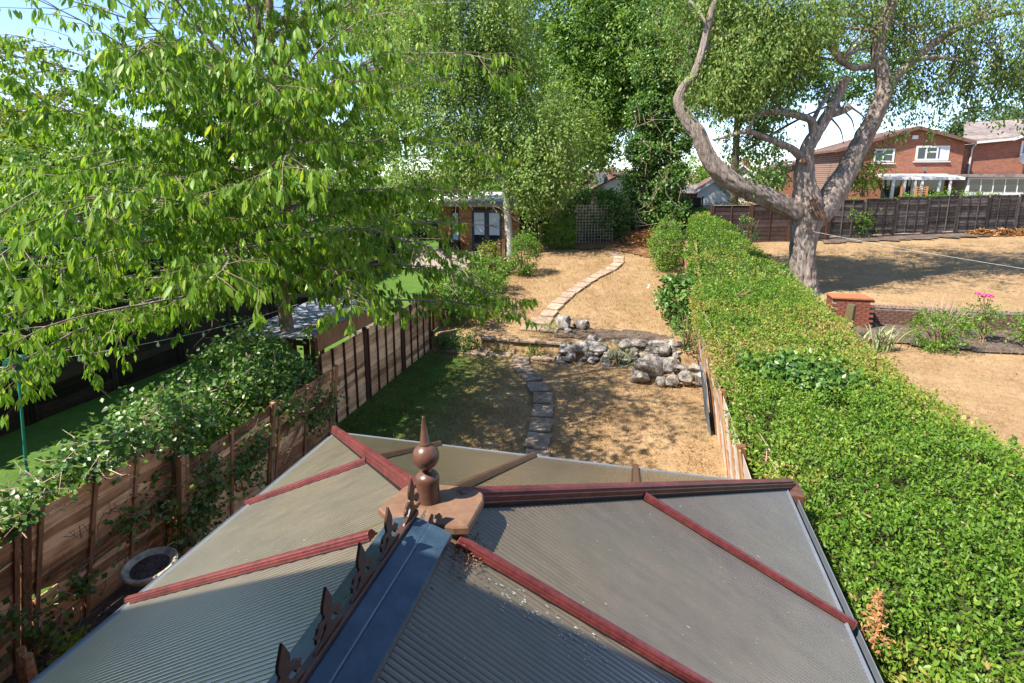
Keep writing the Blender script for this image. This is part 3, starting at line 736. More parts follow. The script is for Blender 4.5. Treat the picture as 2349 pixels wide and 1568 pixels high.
# cresting with fleurs
cr = MB(); zc = za + .013
cr.bb(RX - .018, RX + .012, Y0 + .02, .735 * h, zc - .006, zc + .016)
CREST = cr.build('cresting', M['cresting'], cs, bevel=.003)
def fleur(yc, z0, k=1.0):
    def half(sgn):
        return [(.0, .0), (.10, .0), (.085, .012), (.045, .022), (.02, .042), (.014, .062), (.03, .064), (.045, .055), (.052, .036), (.066, .042), (.078, .032), (.075, .05), (.085, .062), (.07, .066), (.06, .082), (.045, .088), (.03, .086), (.022, .092), (.03, .112), (.028, .135), (.014, .165), (0, .195)]
    rt_ = [(a * k, b * k) for a, b in half(1)]; pts = rt_ + [(-a, b) for a, b in rt_[-2:0:-1]]
    return MB().prism([(RX - .008, yc + a, z0 + b) for a, b in pts], (.011, 0, 0)).build('fleur_de_lis', M['cresting'], CREST, bevel=.0025)
for i in range(10): fleur(1.875 - .2045 * i, zc + .012, .86)
# boss plate
zb = 4.8 - .548 * h
def boss(z0, z1, inset):
    o = [(-.415, .765), (-.40, .835), (-.385, .853), (-.28, .862), (-.256, .848), (-.25, .83), (-.252, .752), (-.275, .745), (-.39, .748)]
    c = Vector((-.333, .80, 0)); return [((c.x + (x - c.x) * inset) * h, (c.y + (y - c.y) * inset) * h) for x, y in o]
b = MB(); o1 = boss(0, 0, 1.0); o2 = boss(0, 0, .97); o3 = boss(0, 0, .45); n = len(o1)
rows = [[(x, y, zb - .038) for x, y in o1], [(x, y, zb - .012) for x, y in o1], [(x, y, zb - .004) for x, y in o2], [(x, y, zb + .008) for x, y in o3]]
for rw in rows: b.v += [Vector(p) for p in rw]
for i in range(3):
    for k in range(n): b.f.append([i * n + k, (i * n + (k + 1) % n), (i + 1) * n + (k + 1) % n, (i + 1) * n + k])
b.f.append([3 * n + k for k in range(n)]); b.f.append([k for k in range(n - 1, -1, -1)])
b.build('ridge_end_plate', M['terracap'], cs)
# finial
fm = Matrix.Rotation(R(-2.2), 3, 'Y')
fin = thing_part = MB()
fx, fy = -.338 * h, .80 * h
fin.lathe((fx, fy, zb), [(.05, -.01), (.05, .075), (.053, .105), (.052, .118), (.046, .132), (.03, .141), (.02, .146), (.017, .156)], 32, fm)
FIN = fin.build('finial', M['brown_cap'], cs, smooth=True)
prof = [(.017, .155)]
for i in range(13):
    a = -math.pi / 2 + .3 + (math.pi - .62) * i / 12; prof.append((.059 * math.cos(a), .217 + .059 * math.sin(a)))
MB().lathe((fx, fy, zb), prof, 32, fm).build('finial_ball', M['brown_cap'], FIN, smooth=True)
MB().lathe((fx, fy, zb), [(.024, .268), (.0255, .274), (.023, .280), (.0215, .282), (.006, .392), (.0045, .398), (.001, .401)], 24, fm).build('finial_spike', M['brown_cap'], FIN, smooth=True)
# debris by the boss
rg = np.random.default_rng(3); n = 420
P = np.stack([rg.normal(-.262 * h, .055, n), rg.normal(.735 * h, .075, n), np.zeros(n)], 1)
P[:, 2] = RZ - (P[:, 0] - RX) * (RZ - EZ) / (EX1 - RX) + .006 + rg.random(n) * .02
keep = P[:, 0] > RX + .17; P = P[keep]; n = len(P)
lt = leaves('roof_debris', P, rdir(n, rg), rdir(n, rg), .006 + .016 * rg.random(n), .003 + .006 * rg.random(n), rg.random(n) * .5, M['lf_dead'], None)
tag(lt, 'dead leaf scraps and cobweb dirt caught beside the ridge end', 'debris', kind='stuff')

rg = np.random.default_rng(12); n = 90; t = rg.random(n); P = np.stack([RX + .34 + t * .42 + rg.normal(size=n) * .035, .735 * h + t * .02 - .05 + rg.normal(size=n) * .035, np.zeros(n)], 1)
P = np.concatenate([P, np.stack([rg.uniform(RX + .2, EX1 - .05, 14), rg.uniform(.6, 3.6, 14), np.zeros(14)], 1)]); n = len(P)
P[:, 2] = RZ - (P[:, 0] - RX) * (RZ - EZ) / (EX1 - RX) + .0035
dn = np.array([EX1 - RX, 0, EZ - RZ]); dn /= np.linalg.norm(dn)
sp_ = leaves('bird_splashes', P, dn + rg.normal(size=(n, 3)) * .25 * np.array([1, 1, 0]), np.tile(np.array(nR), (n, 1)), .008 + .022 * rg.random(n) ** 2, .004 + .006 * rg.random(n), rg.random(n), leafmat('chalky_splash', [(0, (.3, .29, .27)), (1, (.5, .49, .47))], .1, .8, .1)); tag(sp_, 'chalky white bird splashes on the right roof slope', 'splashes')
# ================================================================== HOUSE BEHIND THE CAMERA (casts the shade on the near roof)
hs = thing('brick_house', (1, -4, 0), 'red brick house the conservatory is attached to, behind the viewer', 'house')
MB().bb(-7, 8, -8, -.16, 0, 5.96).build('wall', M['brick_red'], hs)
rfm = MB(); rfm.prism([(-7.4, .42, 6.14), (-7.4, -4.1, 8.7), (-7.4, -8.5, 6.14), (-7.4, -8.5, 5.97), (-7.4, .42, 5.97)], (15.8, 0, 0)); rfm.build('roof', M['roof_brown'], hs)
wn_ = MB().bb(-.75, .75, -.155, -.12, 3.75, 5.05).build('window', M['white_upvc'], hs); MB().bb(-.68, .68, -.118, -.112, 3.82, 4.98).build('pane', M['glass'], wn_)

# ================================================================== FENCES
def lap_fence(name, label, A, B, hgt, plen, nb, mboard, mbat, nbat=3, lean=0.0, side=1, gap=.0, wane=.012, z_of=None, posts=True, mpost=None, cat='fence', sag=0, rough=0.0, cap=None, seed=1, lap=.35):
    """overlapping horizontal boards, vertical battens and posts; side: which side of A->B the battens face"""
    rs = random.Random(seed)
    A = Vector((*A, 0)); B = Vector((*B, 0)); T = (B - A); Ltot = T.length; T.normalize(); Nn = Vector((T.y, -T.x, 0)) * side
    z_of = z_of or (lambda p: z_ground(p.x, p.y))
    mid = (A + B) / 2; base = Vector((mid.x, mid.y, z_of(mid)))
    f = thing(name, base, label, cat); npn = max(1, round(Ltot / plen)); pl_ = Ltot / npn
    pw = .05 if posts else .01
    for k in range(npn):
        a0 = pl_ * k + pw; a1 = pl_ * (k + 1) - pw; pm = A + T * ((a0 + a1) / 2); zb_ = z_of(pm) + gap; hh = hgt + rs.uniform(-.02, .02)
        drop = rs.uniform(-sag, sag)
        step = hh / nb
        for i in range(nb):
            z0 = zb_ + i * step - (lap * step if i else 0); z1 = zb_ + (i + 1) * step; b = MB(); ns = 6
            tl = rs.uniform(-.35, .35) * step * .35 + rs.uniform(-rough, rough); jx = rs.uniform(-.004, .004); ph = rs.uniform(0, 50)
            lo, hi, lo2, hi2 = [], [], [], []
            for q in range(ns + 1):
                s_ = q / ns; a = lerp(a0, a1, s_); wv = mnoise.noise(Vector((a * 2.3, ph, 0))) * wane * 2 + mnoise.noise(Vector((a * 7, ph, 3))) * wane
                dz = drop * (s_ - .5) + tl * (s_ - .5) * 2
                p0 = z0 + dz + wv; p1 = z1 + dz
                if i == 0: p0 = max(p0, zb_ - .03)
                for zz, lst, oo in ((p0, lo, .020), (p1, hi, .006), (p0, lo2, .006), (p1, hi2, 0.0)):
                    w_ = A + T * a + Nn * (oo + jx + lean * (zz - zb_)); lst.append(Vector((w_.x, w_.y, zz)))
            n0 = len(b.v); b.v += lo + hi + lo2 + hi2; m_ = ns + 1
            for q in range(ns):
                b.f += [[n0 + q, n0 + q + 1, n0 + m_ + q + 1, n0 + m_ + q], [n0 + 2 * m_ + q + 1, n0 + 2 * m_ + q, n0 + 3 * m_ + q, n0 + 3 * m_ + q + 1],
                        [n0 + q + 1, n0 + q, n0 + 2 * m_ + q, n0 + 2 * m_ + q + 1], [n0 + m_ + q, n0 + m_ + q + 1, n0 + 3 * m_ + q + 1, n0 + 3 * m_ + q]]
            b.f += [[n0, n0 + m_, n0 + 3 * m_, n0 + 2 * m_], [n0 + m_ - 1, n0 + 3 * m_ - 1, n0 + 4 * m_ - 1, n0 + 2 * m_ - 1]]
            b.build('board', mboard, f)
        for i in range(nbat):
            a = lerp(a0 + .03, a1 - .03, i / (nbat - 1)) if nbat > 1 else (a0 + a1) / 2
            p = A + T * a + Nn * .034; q = p + Nn * lean * hh + T * rs.uniform(-rough, rough)
            w = .022
            MB().bar((p.x, p.y, zb_ + .01), (q.x, q.y, zb_ + hh + .015 + rs.uniform(0, rough)), [(-w, -.011), (-w, .013), (w, .013), (w, -.011)], Nn).build('batten', mbat, f)
        if cap: 
            p = A + T * a0; q = A + T * a1; o_ = Nn * (lean * hh + .008); MB().bar((p.x + o_.x, p.y + o_.y, zb_ + hh + .02), (q.x + o_.x, q.y + o_.y, zb_ + hh + .02), [(-.035, -.012), (-.035, .016), (.035, .016), (.035, -.012)]).build('capping_rail', cap, f)
    if posts:
        for k in range(npn + 1):
            p = A + T * (pl_ * k); zb_ = z_of(p); o_ = Nn * lean * hgt
            MB().bar((p.x, p.y, zb_ - .1), (p.x + o_.x, p.y + o_.y, zb_ + hgt + .06), [(-.04, -.04), (-.04, .04), (.04, .04), (.04, -.04)], Nn).build('post', mpost or mbat, f, bevel=.006)
    return f

tf = lap_fence('lap_fence', 'tall upright lap-board fence with dark battens left of the lower lawn', (-5.7, 8.5), (-5.7, 13.9), 1.55, 1.8, 13, M['wood_grey'], M['wood_dkbat'], 5, 0, 1, seed=3, wane=.016)
lap_fence('lap_fence', 'old rotten leaning fence with ragged boards, nearest on the left', (-5.75, 1.6), (-5.82, 5.2), 1.72, 1.8, 14, M['wood_old'], M['wood_batten'], 4, .22, 1, seed=5, wane=.045, rough=.05, sag=.08)
lap_fence('lap_fence', 'sagging ivy-covered fence panel between the leaning fence and the tall fence', (-5.5, 5.05), (-5.42, 8.35), 1.42, 1.65, 11, M['wood_old'], M['wood_batten'], 3, .14, 1, seed=8, wane=.035, rough=.05, sag=.12)
lap_fence('lap_fence', 'low weathered fence behind the shrubs left of the upper lawn', (-5.72, 14.1), (-5.72, 22.6), 1.15, 1.7, 8, M['wood_grey'], M['wood_dkbat'], 3, 0, 1, seed=12)
lap_fence('lap_fence', 'pale sunlit fence leaning under the clipped hedge right of the lawn', (1.5, 4.9), (1.5, 14.0), 1.5, 1.82, 9, M['wood_pale'], M['wood_batten'], 3, .16, -1, seed=21, wane=.02, rough=.02)
lap_fence('lap_fence', 'rear stretch of pale fence under the hedge beyond the rockery', (1.56, 14.2), (1.62, 25), .95, 1.8, 6, M['wood_pale'], M['wood_batten'], 3, .1, -1, seed=24, wane=.02, rough=.02)
lap_fence('lap_fence', 'black stained fence with horizontal boards beyond the left neighbour lawn', (-11.5, 2.2), (-11.5, 24), 1.95, 1.85, 11, M['wood_blacky'], M['wood_blacky'], 2, 0, 1, seed=31)
rf = lap_fence('lap_fence', 'long dark brown panel fence at the end of the right garden', (8.5, 29.1), (21.4, 34.6), 1.72, 1.75, 12, M['wood_black'], M['wood_black'], 4, 0, 1, gap=.16, seed=41, mpost=M['wood_blackz'], wane=.02, cap=M['wood_black'])
T = Vector((12.9, 5.5, 0)).normalized()
for k in range(8):
    a = Vector((8.5, 29.1, 0)) + T * (1.753 * k + .06); b_ = Vector((8.5, 29.1, 0)) + T * (1.753 * (k + 1) - .06); zz = z_ground(a.x, a.y)
    MB().bar((a.x, a.y, zz + .06), (b_.x, b_.y, zz + .06), [(-.02, -.1), (-.02, .09), (.02, .09), (.02, -.1)]).build('gravel_board', M['wood_black'], rf)
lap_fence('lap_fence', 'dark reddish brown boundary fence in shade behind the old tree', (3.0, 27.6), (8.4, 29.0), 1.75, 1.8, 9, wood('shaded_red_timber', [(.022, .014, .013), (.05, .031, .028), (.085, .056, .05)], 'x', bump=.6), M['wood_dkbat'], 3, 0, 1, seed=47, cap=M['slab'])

lap_fence('lap_fence', 'dark fence closing the far end of the garden behind the trellis', (-6.5, 31.5), (2.9, 31.2), 1.75, 1.85, 10, M['wood_black'], M['wood_black'], 3, 0, 1, seed=52)
# corner trim on the tall fence, carried by the lean-to behind it
MB().bb(-5.74, -5.64, 8.4, 8.5, -.02, 1.9).build('corner_post', M['wood_dkbat'], tf, bevel=.008)
sh = thing('open_shelter', (-6.6, 9.6, 0), 'open shelter with a blue grey felt roof behind the tall fence', 'shed')
MB().prism([(-7.25, 8.35, 1.86), (-5.76, 8.42, 1.9), (-5.76, 11.6, 1.9), (-7.6, 11.6, 1.86)], (0, 0, .035)).build('roof', M['gravel_roof'], sh)
MB().bb(-5.755, -5.72, 8.5, 11.6, 1.6, 1.94).build('fascia', M['wood_batten'], sh)
MB().bb(-7.2, -5.78, 8.42, 8.46, 1.76, 1.855).build('fascia', M['wood_dkbat'], sh)
for x, y in ((-7.15, 8.6), (-5.95, 8.6), (-7.4, 11.3), (-5.95, 11.3)): MB().bb(x - .04, x + .04, y - .04, y + .04, 0, 1.85).build('post', M['wood_dkbat'], sh)
bw_ = thing('block_wall', (-7.2, 14.0, .1), 'low pale block wall beside the left neighbour lawn', 'wall')
for r_ in range(3):
    for k in range(6):
        x = -8.6 + k * .45 + (r_ % 2) * .2; MB().bb(x, x + .435, 13.9, 14.1, .1 + r_ * .215, .305 + r_ * .215).build('block', M['patio'], bw_, bevel=.012)

# ------------------------------------------------------------------ small things on the left
c = Vector((-5.0, 4.25, 0)); bt = thing('bird_bath', c, 'round stone bird bath full of dry litter beside the leaning fence', 'bird bath')
lean_m = Matrix.Rotation(R(4), 3, 'X')
MB().lathe(c, [(.17, 0), (.17, .05), (.13, .08), (.08, .14), (.065, .3), (.075, .48), (.11, .55)], 24).build('pedestal', M['bath_stone'], bt, smooth=True)
MB().lathe(c, [(.1, .55), (.17, .585), (.235, .63), (.262, .675), (.265, .7), (.25, .712), (.225, .705), (.2, .675), (.12, .65), (.01, .645)], 36, lean_m).build('bowl', M['bath_stone'], bt, smooth=True)
MB().lathe(c, [(.19, .668), (.17, .678), (.12, .684), (.01, .689)], 24, lean_m).build('litter', M['litter'], bt, smooth=True)
p = at_z(432, 1262, .42); p = Vector((p.x, p.y, 0)); pt = thing('plant_pot', p, 'upturned terracotta pot beside the conservatory eaves', 'pot')
MB().lathe(p, [(.14, 0), (.14, .06), (.125, .065), (.09, .27), (.07, .3), (.03, .32)], 24).build('pot_body', M['terracotta'], pt, smooth=True)
MB().lathe(p, [(.03, .32), (.06, .34), (.075, .38), (.06, .42), (.02, .44)], 20).build('pot_knob', M['terracotta'], pt, smooth=True)
pp = at_x(48, 1492, -5.25); st_ = thing('timber_stump', (pp.x, pp.y, 0), 'split grey timber post standing by the leaning fence at the frame corner', 'post')
for dx, dz in ((0, 0), (.07, -.05)): MB().tube([(pp.x + dx, pp.y - .0, 0), (pp.x + dx - .01, pp.y, pp.z * .6), (pp.x + dx - .02, pp.y + .01, pp.z + dz)], [.05, .045, .035], 6, .3, 3).build('split_post', M['wood_old'], st_)
# two battens propped by the tall fence corner
for (a, b2, lab) in (((705, 875), (657, 1000), 'broken brown batten leaning against the tall fence corner'), ((722, 905), (650, 1065), 'longer splintered batten propped against the ivy-covered panel')):
    A_ = at_x(*a, -5.42); B_ = at_x(*b2, -5.2); l_ = MB().bar(B_, A_, [(-.02, -.012), (-.022, .012), (.018, .014), (.02, -.01)]).build('timber_batten', M['wood_batten'], at=B_); tag(l_, lab, 'batten')

po = at_z(60, 1085, .62); po = Vector((-8.6, 5.62, 0)); po = Vector((at_x(52, 1020, -8.6).x, at_x(52, 1020, -8.6).y, 0))
gp = thing('green_pole', po, 'slim green metal pole with a dark green mesh ball beyond the leaning fence', 'pole')
tp = at_y(40, 832, po.y); 
MB().tube([po, (po.x, po.y, .7), (tp.x, tp.y, tp.z - .02)], [.02, .02, .018], 12).build('pole', M['green_metal'], gp, smooth=True)
MB().tube([(po.x, po.y, .66), (po.x, po.y, .7)], [.026, .026], 12).build('collar', M['black'], gp, smooth=True)
ball = MB(); 
for k in range(10):
    a = math.pi * k / 10; pts = []
    for i in range(17):
        b_ = 2 * math.pi * i / 16; pts.append((tp.x + .15 * math.cos(b_) * math.cos(a), tp.y + .15 * math.cos(b_) * math.sin(a), tp.z + .1 * math.sin(b_)))
    ball.tube(pts, [.008] * 17, 4)
for i in range(1, 10):
    b_ = -math.pi / 2 + math.pi * i / 10; ball.tube([(tp.x + .15 * math.cos(b_) * math.cos(2 * math.pi * k / 16), tp.y + .15 * math.cos(b_) * math.sin(2 * math.pi * k / 16), tp.z + .1 * math.sin(b_)) for k in range(17)], [.008] * 17, 4)
ball.build('mesh_ball', M['green_mesh'], gp, smooth=True)
MB().lathe((tp.x, tp.y, tp.z), [(.02, -.085), (.09, -.065), (.128, -.025), (.132, .02), (.095, .065), (.02, .088)], 16).build('ball_core', M['green_mesh'], gp, smooth=True)
sg = thing('string_light', (tp.x, tp.y, tp.z), 'string of clear bulbs hung from the green pole across the left garden', 'string lights')
e1 = Vector((-6.4, 9.1, 2.35)); e0 = Vector((-11.4, 3.6, 2.0))
def cat_(a, b, sag, n=14): return [a.lerp(b, i / n) + Vector((0, 0, -sag * 4 * (i / n) * (1 - i / n))) for i in range(n + 1)]
top = Vector((tp.x, tp.y, tp.z - .02)); wp = cat_(e0, top, .1, 8)[:-1] + cat_(top, e1, .12, 12)
MB().tube(wp, [.006] * len(wp), 5).build('cable', M['wire'], sg)
for i in range(1, len(wp) - 1, 1):
    q = wp[i] + Vector((.0, 0, -.012))
    bl = MB().lathe(q, [(.008, 0), (.01, -.02), (.022, -.04), (.026, -.058), (.018, -.078), (.004, -.085)], 10).build('bulb', M['lamp_glass'], sg, smooth=True)
guy = MB().tube([Vector((tp.x, tp.y, tp.z - .06)), Vector((-10.4, 4.0, .9))], [.005, .005], 5).build('guy_wire', M['wire'], at=(tp.x, tp.y, tp.z - .06)); tag(guy, 'thin pale guy wire running down left from the green pole', 'wire')

# summer house
Yc = 26.6; zc0 = z_left(26); cx0, cx1 = xat(1003, Yc), xat(1192, Yc); zt = zat(1090, 474, Yc)
cb = thing('summer_house', ((cx0 + cx1) / 2, Yc, zc0), 'orange timber cabin with navy doors and pale blinds behind the birch', 'cabin')
wx0, wx1, dx0, dx1 = xat(1033, Yc), xat(1052, Yc), xat(1081, Yc), xat(1151, Yc)
nb = 20; bh = (zt - zc0) / nb
for i in range(nb):
    z0 = zc0 + i * bh
    for x0, x1, inw in ((cx0, wx0, 0), (wx1, dx0, 0), (dx1, cx1, 0), (wx0, wx1, 1)):
        if inw and (z0 > zc0 + .45): continue
        MB().prism([(x0, Yc, z0), (x0, Yc - .028, z0 + .004), (x0, Yc - .012, z0 + bh - .004), (x0, Yc, z0 + bh - .004)], (x1 - x0, 0, 0)).build('cladding_board', M['wood_cabin'], cb)
MB().bb(cx0 + .002, cx1 - .002, Yc + .03, Yc + 3.2, zc0 - .1, zt - .01).build('body', M['wood_dkbat'], cb)
MB().prism([(cx0 - .35, Yc - .45, zt), (cx0 - .35, Yc + 3.5, zt + .12), (cx0 - .35, Yc + 3.5, zt + .26), (cx0 - .35, Yc - .45, zt + .17)], (cx1 - cx0 + .7, 0, 0)).build('roof', M['felt'], cb)
def framed(parent, x0, x1, z0, z1, Y, fm_, gm, nm='window', fr=.06, panes=None, prj=.03):
    w_ = MB(); w_.bb(x0, x1, Y - prj, Y + .028, z0, z0 + fr); w_.bb(x0, x1, Y - prj, Y + .028, z1 - fr, z1); w_.bb(x0, x0 + fr, Y - prj, Y + .028, z0 + fr, z1 - fr); w_.bb(x1 - fr, x1, Y - prj, Y + .028, z0 + fr, z1 - fr)
    o = w_.build(nm, fm_, parent)
    for q in (panes or [(0, 1, 0, 1, gm)]):
        a, b_, c_, d_, g_ = q; X0, X1, Z0, Z1 = x0 + fr, x1 - fr, z0 + fr, z1 - fr
        MB().bb(lerp(X0, X1, a) + .001, lerp(X0, X1, b_) - .001, Y, Y + .02, lerp(Z0, Z1, c_) + .001, lerp(Z0, Z1, d_) - .001).build('pane', M[g_] if isinstance(g_, str) else g_, o)
    return o
framed(cb, wx0, wx1, zc0 + .46, zc0 + 1.95, Yc, M['navy'], M['blind'], panes=[(0, 1, 0, 1, 'blind')])
mx = (dx0 + dx1) / 2
framed(cb, dx0, mx - .005, zc0 + .02, zc0 + 2.05, Yc, M['navy'], None, 'door', .12, [(0, 1, 0, .38, 'glass'), (0, 1, .38, 1, 'blind')])
framed(cb, mx + .005, dx1, zc0 + .02, zc0 + 2.05, Yc, M['navy'], None, 'door', .12, [(0, 1, 0, .38, 'glass'), (0, 1, .38, 1, 'blind')])
bx_ = thing('storage_box', (cx0 + .9, Yc - .6, zc0), 'black storage box under the narrow cabin window', 'box')
MB().bb(cx0 + .3, cx0 + 1.3, Yc - .85, Yc - .35, zc0 + .05, zc0 + .5).build('box_body', M['black'], bx_, bevel=.03); MB().bb(cx0 + .26, cx0 + 1.34, Yc - .89, Yc - .31, zc0 + .505, zc0 + .56).build('lid', M['black'], bx_, bevel=.02)
Yd = 27.4; sx0, sx1 = xat(1182, Yd), xat(1250, Yd); ds = thing('dark_structure', ((sx0 + sx1) / 2, Yd, z_own(Yd)), 'dark planked structure with a sloping roof right of the cabin', 'shed')  # dark planked body in the corner beside the cabin
for i in range(12):
    MB().bb(sx0 + (sx1 - sx0) * i / 12, sx0 + (sx1 - sx0) * (i + 1) / 12 - .008, Yd, Yd + .03, z_own(Yd) - .1, z_own(Yd) + 2.05).build('plank', M['wood_blackz'], ds)
MB().bb(sx0, sx1, Yd + .035, Yd + 2, z_own(Yd) - .1, z_own(Yd) + 2.05).build('body', M['black'], ds); MB().prism([(sx0 - .15, Yd - .2, z_own(Yd) + 2.06), (sx1 + .15, Yd - .2, z_own(Yd) + 2.06), (sx1 + .15, Yd + 2.1, z_own(Yd) + 2.3), (sx0 - .15, Yd + 2.1, z_own(Yd) + 2.3)], (0, 0, .05)).build('roof', M['felt'], ds)
# trellis
p0 = Vector((-3.25, 27.0, z_own(27.3))); p1 = Vector((-1.55, 27.6, z_own(27.3))); tr = thing('trellis', (p0 + p1) / 2, 'square lattice trellis panel at the far end of the garden', 'trellis')
t_ = (p1 - p0); n_ = 12
for i in range(n_ + 1):
    q = p0 + t_ * (i / n_); MB().bb(q.x - .013, q.x + .013, q.y - .01, q.y + .01, q.z, q.z + 1.85).build('upright_lath', M['wood_trellis'], tr)
for i in range(13):
    z = p0.z + .05 + i * .147; MB().bar((p0.x, p0.y - .022, z), (p1.x, p1.y - .022, z), [(-.008, -.013), (-.008, .013), (.008, .013), (.008, -.013)]).build('cross_lath', M['wood_trellis'], tr)
q = ground_at(1238, 580); gpz = thing('gate_post', q, 'square mossy timber gate post left of the round green bush', 'post'); MB().bb(q.x - .09, q.x + .09, q.y - .09, q.y + .09, q.z - .05, q.z + 1.3).build('post_shaft', M['wood_moss'], gpz, bevel=.01); MB().bb(q.x - .11, q.x + .11, q.y - .11, q.y + .11, q.z + 1.302, q.z + 1.34).build('post_cap', M['wood_moss'], gpz, bevel=.008)
q = ground_at(1332, 552); ur = thing('garden_urn', q, 'small grey urn beside the trellis', 'urn'); MB().lathe(q, [(.12, 0), (.13, .04), (.06, .1), (.12, .18), (.2, .3), (.21, .4), (.17, .45), (.14, .44)], 20).build('urn_body', M['bath_stone'], ur, smooth=True); MB().lathe(q, [(.165, .452), (.12, .5), (.03, .53)], 20).build('urn_lid', M['bath_stone'], ur, smooth=True)

# right fence extras: slate board leaning
A_, B_ = Vector((1.36, 10.2, .02)), Vector((1.36, 11.2, .02)); bd = MB(); bd.prism([A_, B_, Vector((1.2, 11.2, 1.1)), Vector((1.2, 10.2, 1.05))], (-.02, 0, 0)); o = bd.build('leaning_board', M['board_grey'], at=(1.36, 10.7, 0)); tag(o, 'slate grey board leaning against the pale fence', 'board')

# ------------------------------------------------------------------ right garden
def brick_mesh(w, d, hh, mat, seed):
    rs = random.Random(seed); b = MB(); b.box((0, 0, 0), (w, d, hh)); me = bpy.data.meshes.new('brick')
    vs = [v + Vector([rs.uniform(-.003, .003) for _ in range(3)]) for v in b.v]; me.from_pydata([tuple(v) for v in vs], [], b.f); me.materials.append(mat); return me
BF = [brick_mesh(.213, .1, .064, M['brick_one'], i) for i in range(3)]; BD = [brick_mesh(.213, .1, .064, M['brick_dark'], i) for i in range(3)]; BC = [brick_mesh(.1, .215, .09, M['brick_pale'], i) for i in range(3)]
bx0, bx1, by0, by1, bz = 5.5, 6.5, 17.75, 18.3, z_right(18)
bk = thing('brick_plinth', ((bx0 + bx1) / 2, 17.9, bz), 'square red brick plinth with orange coping beside the hedge', 'plinth')
MB().bb(bx0 + .02, bx1 - .02, by0 + .02, by1 - .02, bz - .05, bz + .88).build('mortar_core', M['mortar'], bk)
for r_ in range(12):
    z = bz + .035 + r_ * .074
    x = bx0 + (.11 if r_ % 2 == 0 else 0)
    while x < bx1 - .1:
        link('brick', random.choice(BF), bk, (x + .1, by0 + .045, z)); x += .224
    y = by0 + .16
    while y < by1 - .08:
        for xx in (bx0 + .045, bx1 - .045):
            o = link('brick', random.choice(BF), bk, (xx, y + .1, z)); o.rotation_euler.z = math.pi / 2
        y += .224
for k in range(3): MB().bb(lerp(bx0 - .04, bx1 + .04, k / 3) + .004, lerp(bx0 - .04, bx1 + .04, (k + 1) / 3) - .004, by0 - .04, by1 + .04, bz + .885, bz + .94).build('coping_tile', M['tile_orange'], bk, bevel=.008)
lw = thing('retaining_wall', (12, 18.5, z_right(18)), 'low dark brick retaining wall with pale coping bricks behind the flower bed', 'wall')
wl0, wl1 = 6.75, 17.6
MB().bb(wl0, 24, 18.44, 18.62, z_right(18) - .1, z_right(18) + .56).build('mortar_core', M['mortar'], lw)
for r_ in range(6):
    x = wl0 + (.11 if r_ % 2 else 0)
    while x < wl1 - .1:
        link('brick', random.choice(BD), lw, (x + .1, 18.47, z_right(18) + .06 + r_ * .075)); x += .224
x = wl0
while x < wl1:
    o = link('coping_brick', random.choice(BC), lw, (x + .05, 18.52 + random.uniform(-.012, .012), z_right(18) + .575 + random.uniform(-.008, .012))); o.rotation_euler = (random.uniform(-.03, .03), random.uniform(-.04, .04), random.uniform(-.05, .05)); x += .112
q = ground_at(1941, 778); mp_ = thing('mossy_post', q, 'short mossy timber post in front of the brick plinth', 'post'); MB().tube([(q.x, q.y, q.z - .05), (q.x + .02, q.y, q.z + .6), (q.x + .05, q.y, q.z + .98)], [.14, .13, .11], 7, .3, 5).build('post_shaft', M['wood_moss'], mp_); MB().tube([(q.x - .25, q.y - .1, q.z - .02), (q.x - .22, q.y - .08, q.z + .35)], [.05, .03], 6, .3, 2).build('side_stake', M['wood_moss'], mp_)
a = at_y(1866, 532, 18.4); b_ = Vector((13.8, 15.2, 2.0)); wl = cat_(a, b_, .12, 16)
o = MB().tube(wl, [.0045] * len(wl), 5).build('washing_line', M['wire'], at=a); tag(o, 'pale washing line tied to the old tree and crossing the right lawn', 'washing line')

# ================================================================== HOUSES
def gable(name, label, Y, xl, xr, ax, ez_l, ez_r, az, depth, z0, wm, rm, over=.35, rt_=.18, cat='house', barge=None, sidem=None):
    t = thing(name, ((xl + xr) / 2, Y + depth / 2, z0), label, cat)
    sl_ = (az - ez_l) / (ax - xl); sr_ = (az - ez_r) / (xr - ax)
    MB().prism([(xl, Y, z0), (xr, Y, z0), (xr, Y, ez_r - .02), (ax, Y, az - .02), (xl, Y, ez_l - .02)][::-1], (0, depth, 0)).build('wall', wm, t)
    L = [(xl - over, Y - over, ez_l - over * sl_), (ax, Y - over, az), (ax, Y - over, az + rt_), (xl - over, Y - over, ez_l - over * sl_ + rt_)]
    Rr = [(ax, Y - over, az), (xr + over, Y - over, ez_r - over * sr_), (xr + over, Y - over, ez_r - over * sr_ + rt_), (ax, Y - over, az + rt_)]
    rf_ = MB().prism(L, (0, depth + over * 2, 0)).prism(Rr, (0, depth + over * 2, 0)).build('roof', rm, t)
    if barge:
        for q in (L, Rr): MB().prism([(x, y - .012, z - .06) if i < 2 else (x, y - .012, z - .03) for i, (x, y, z) in enumerate(q)], (0, -.03, 0)).build('barge_board', barge, t)
    return t
Yh = 44.0; X = lambda p: xat(p, Yh); Z = lambda x, y: zat(x, y, Yh); zh0 = 1.6
h1 = gable('brick_house', 'red brick house with a wide gable and two white windows beyond the dark fence', Yh, X(1922), X(2203), X(2088), Z(1922, 345), Z(2203, 326), Z(2088, 296), 9, zh0, M['brick_red'], M['roof_brown'], .45, .16, barge=simple('dark_barge_board', (.13, .07, .055), .7))
framed(h1, X(1999), X(2046), Z(2020, 373), Z(2020, 342), Yh - .02, M['white_upvc'], None, 'window', .11, [(0, .42, 0, 1, 'glass'), (.5, 1, 0, .56, 'glass'), (.5, 1, .66, 1, 'glass'), (.42, .5, 0, 1, 'white_upvc'), (.5, 1, .56, .66, 'white_upvc')])
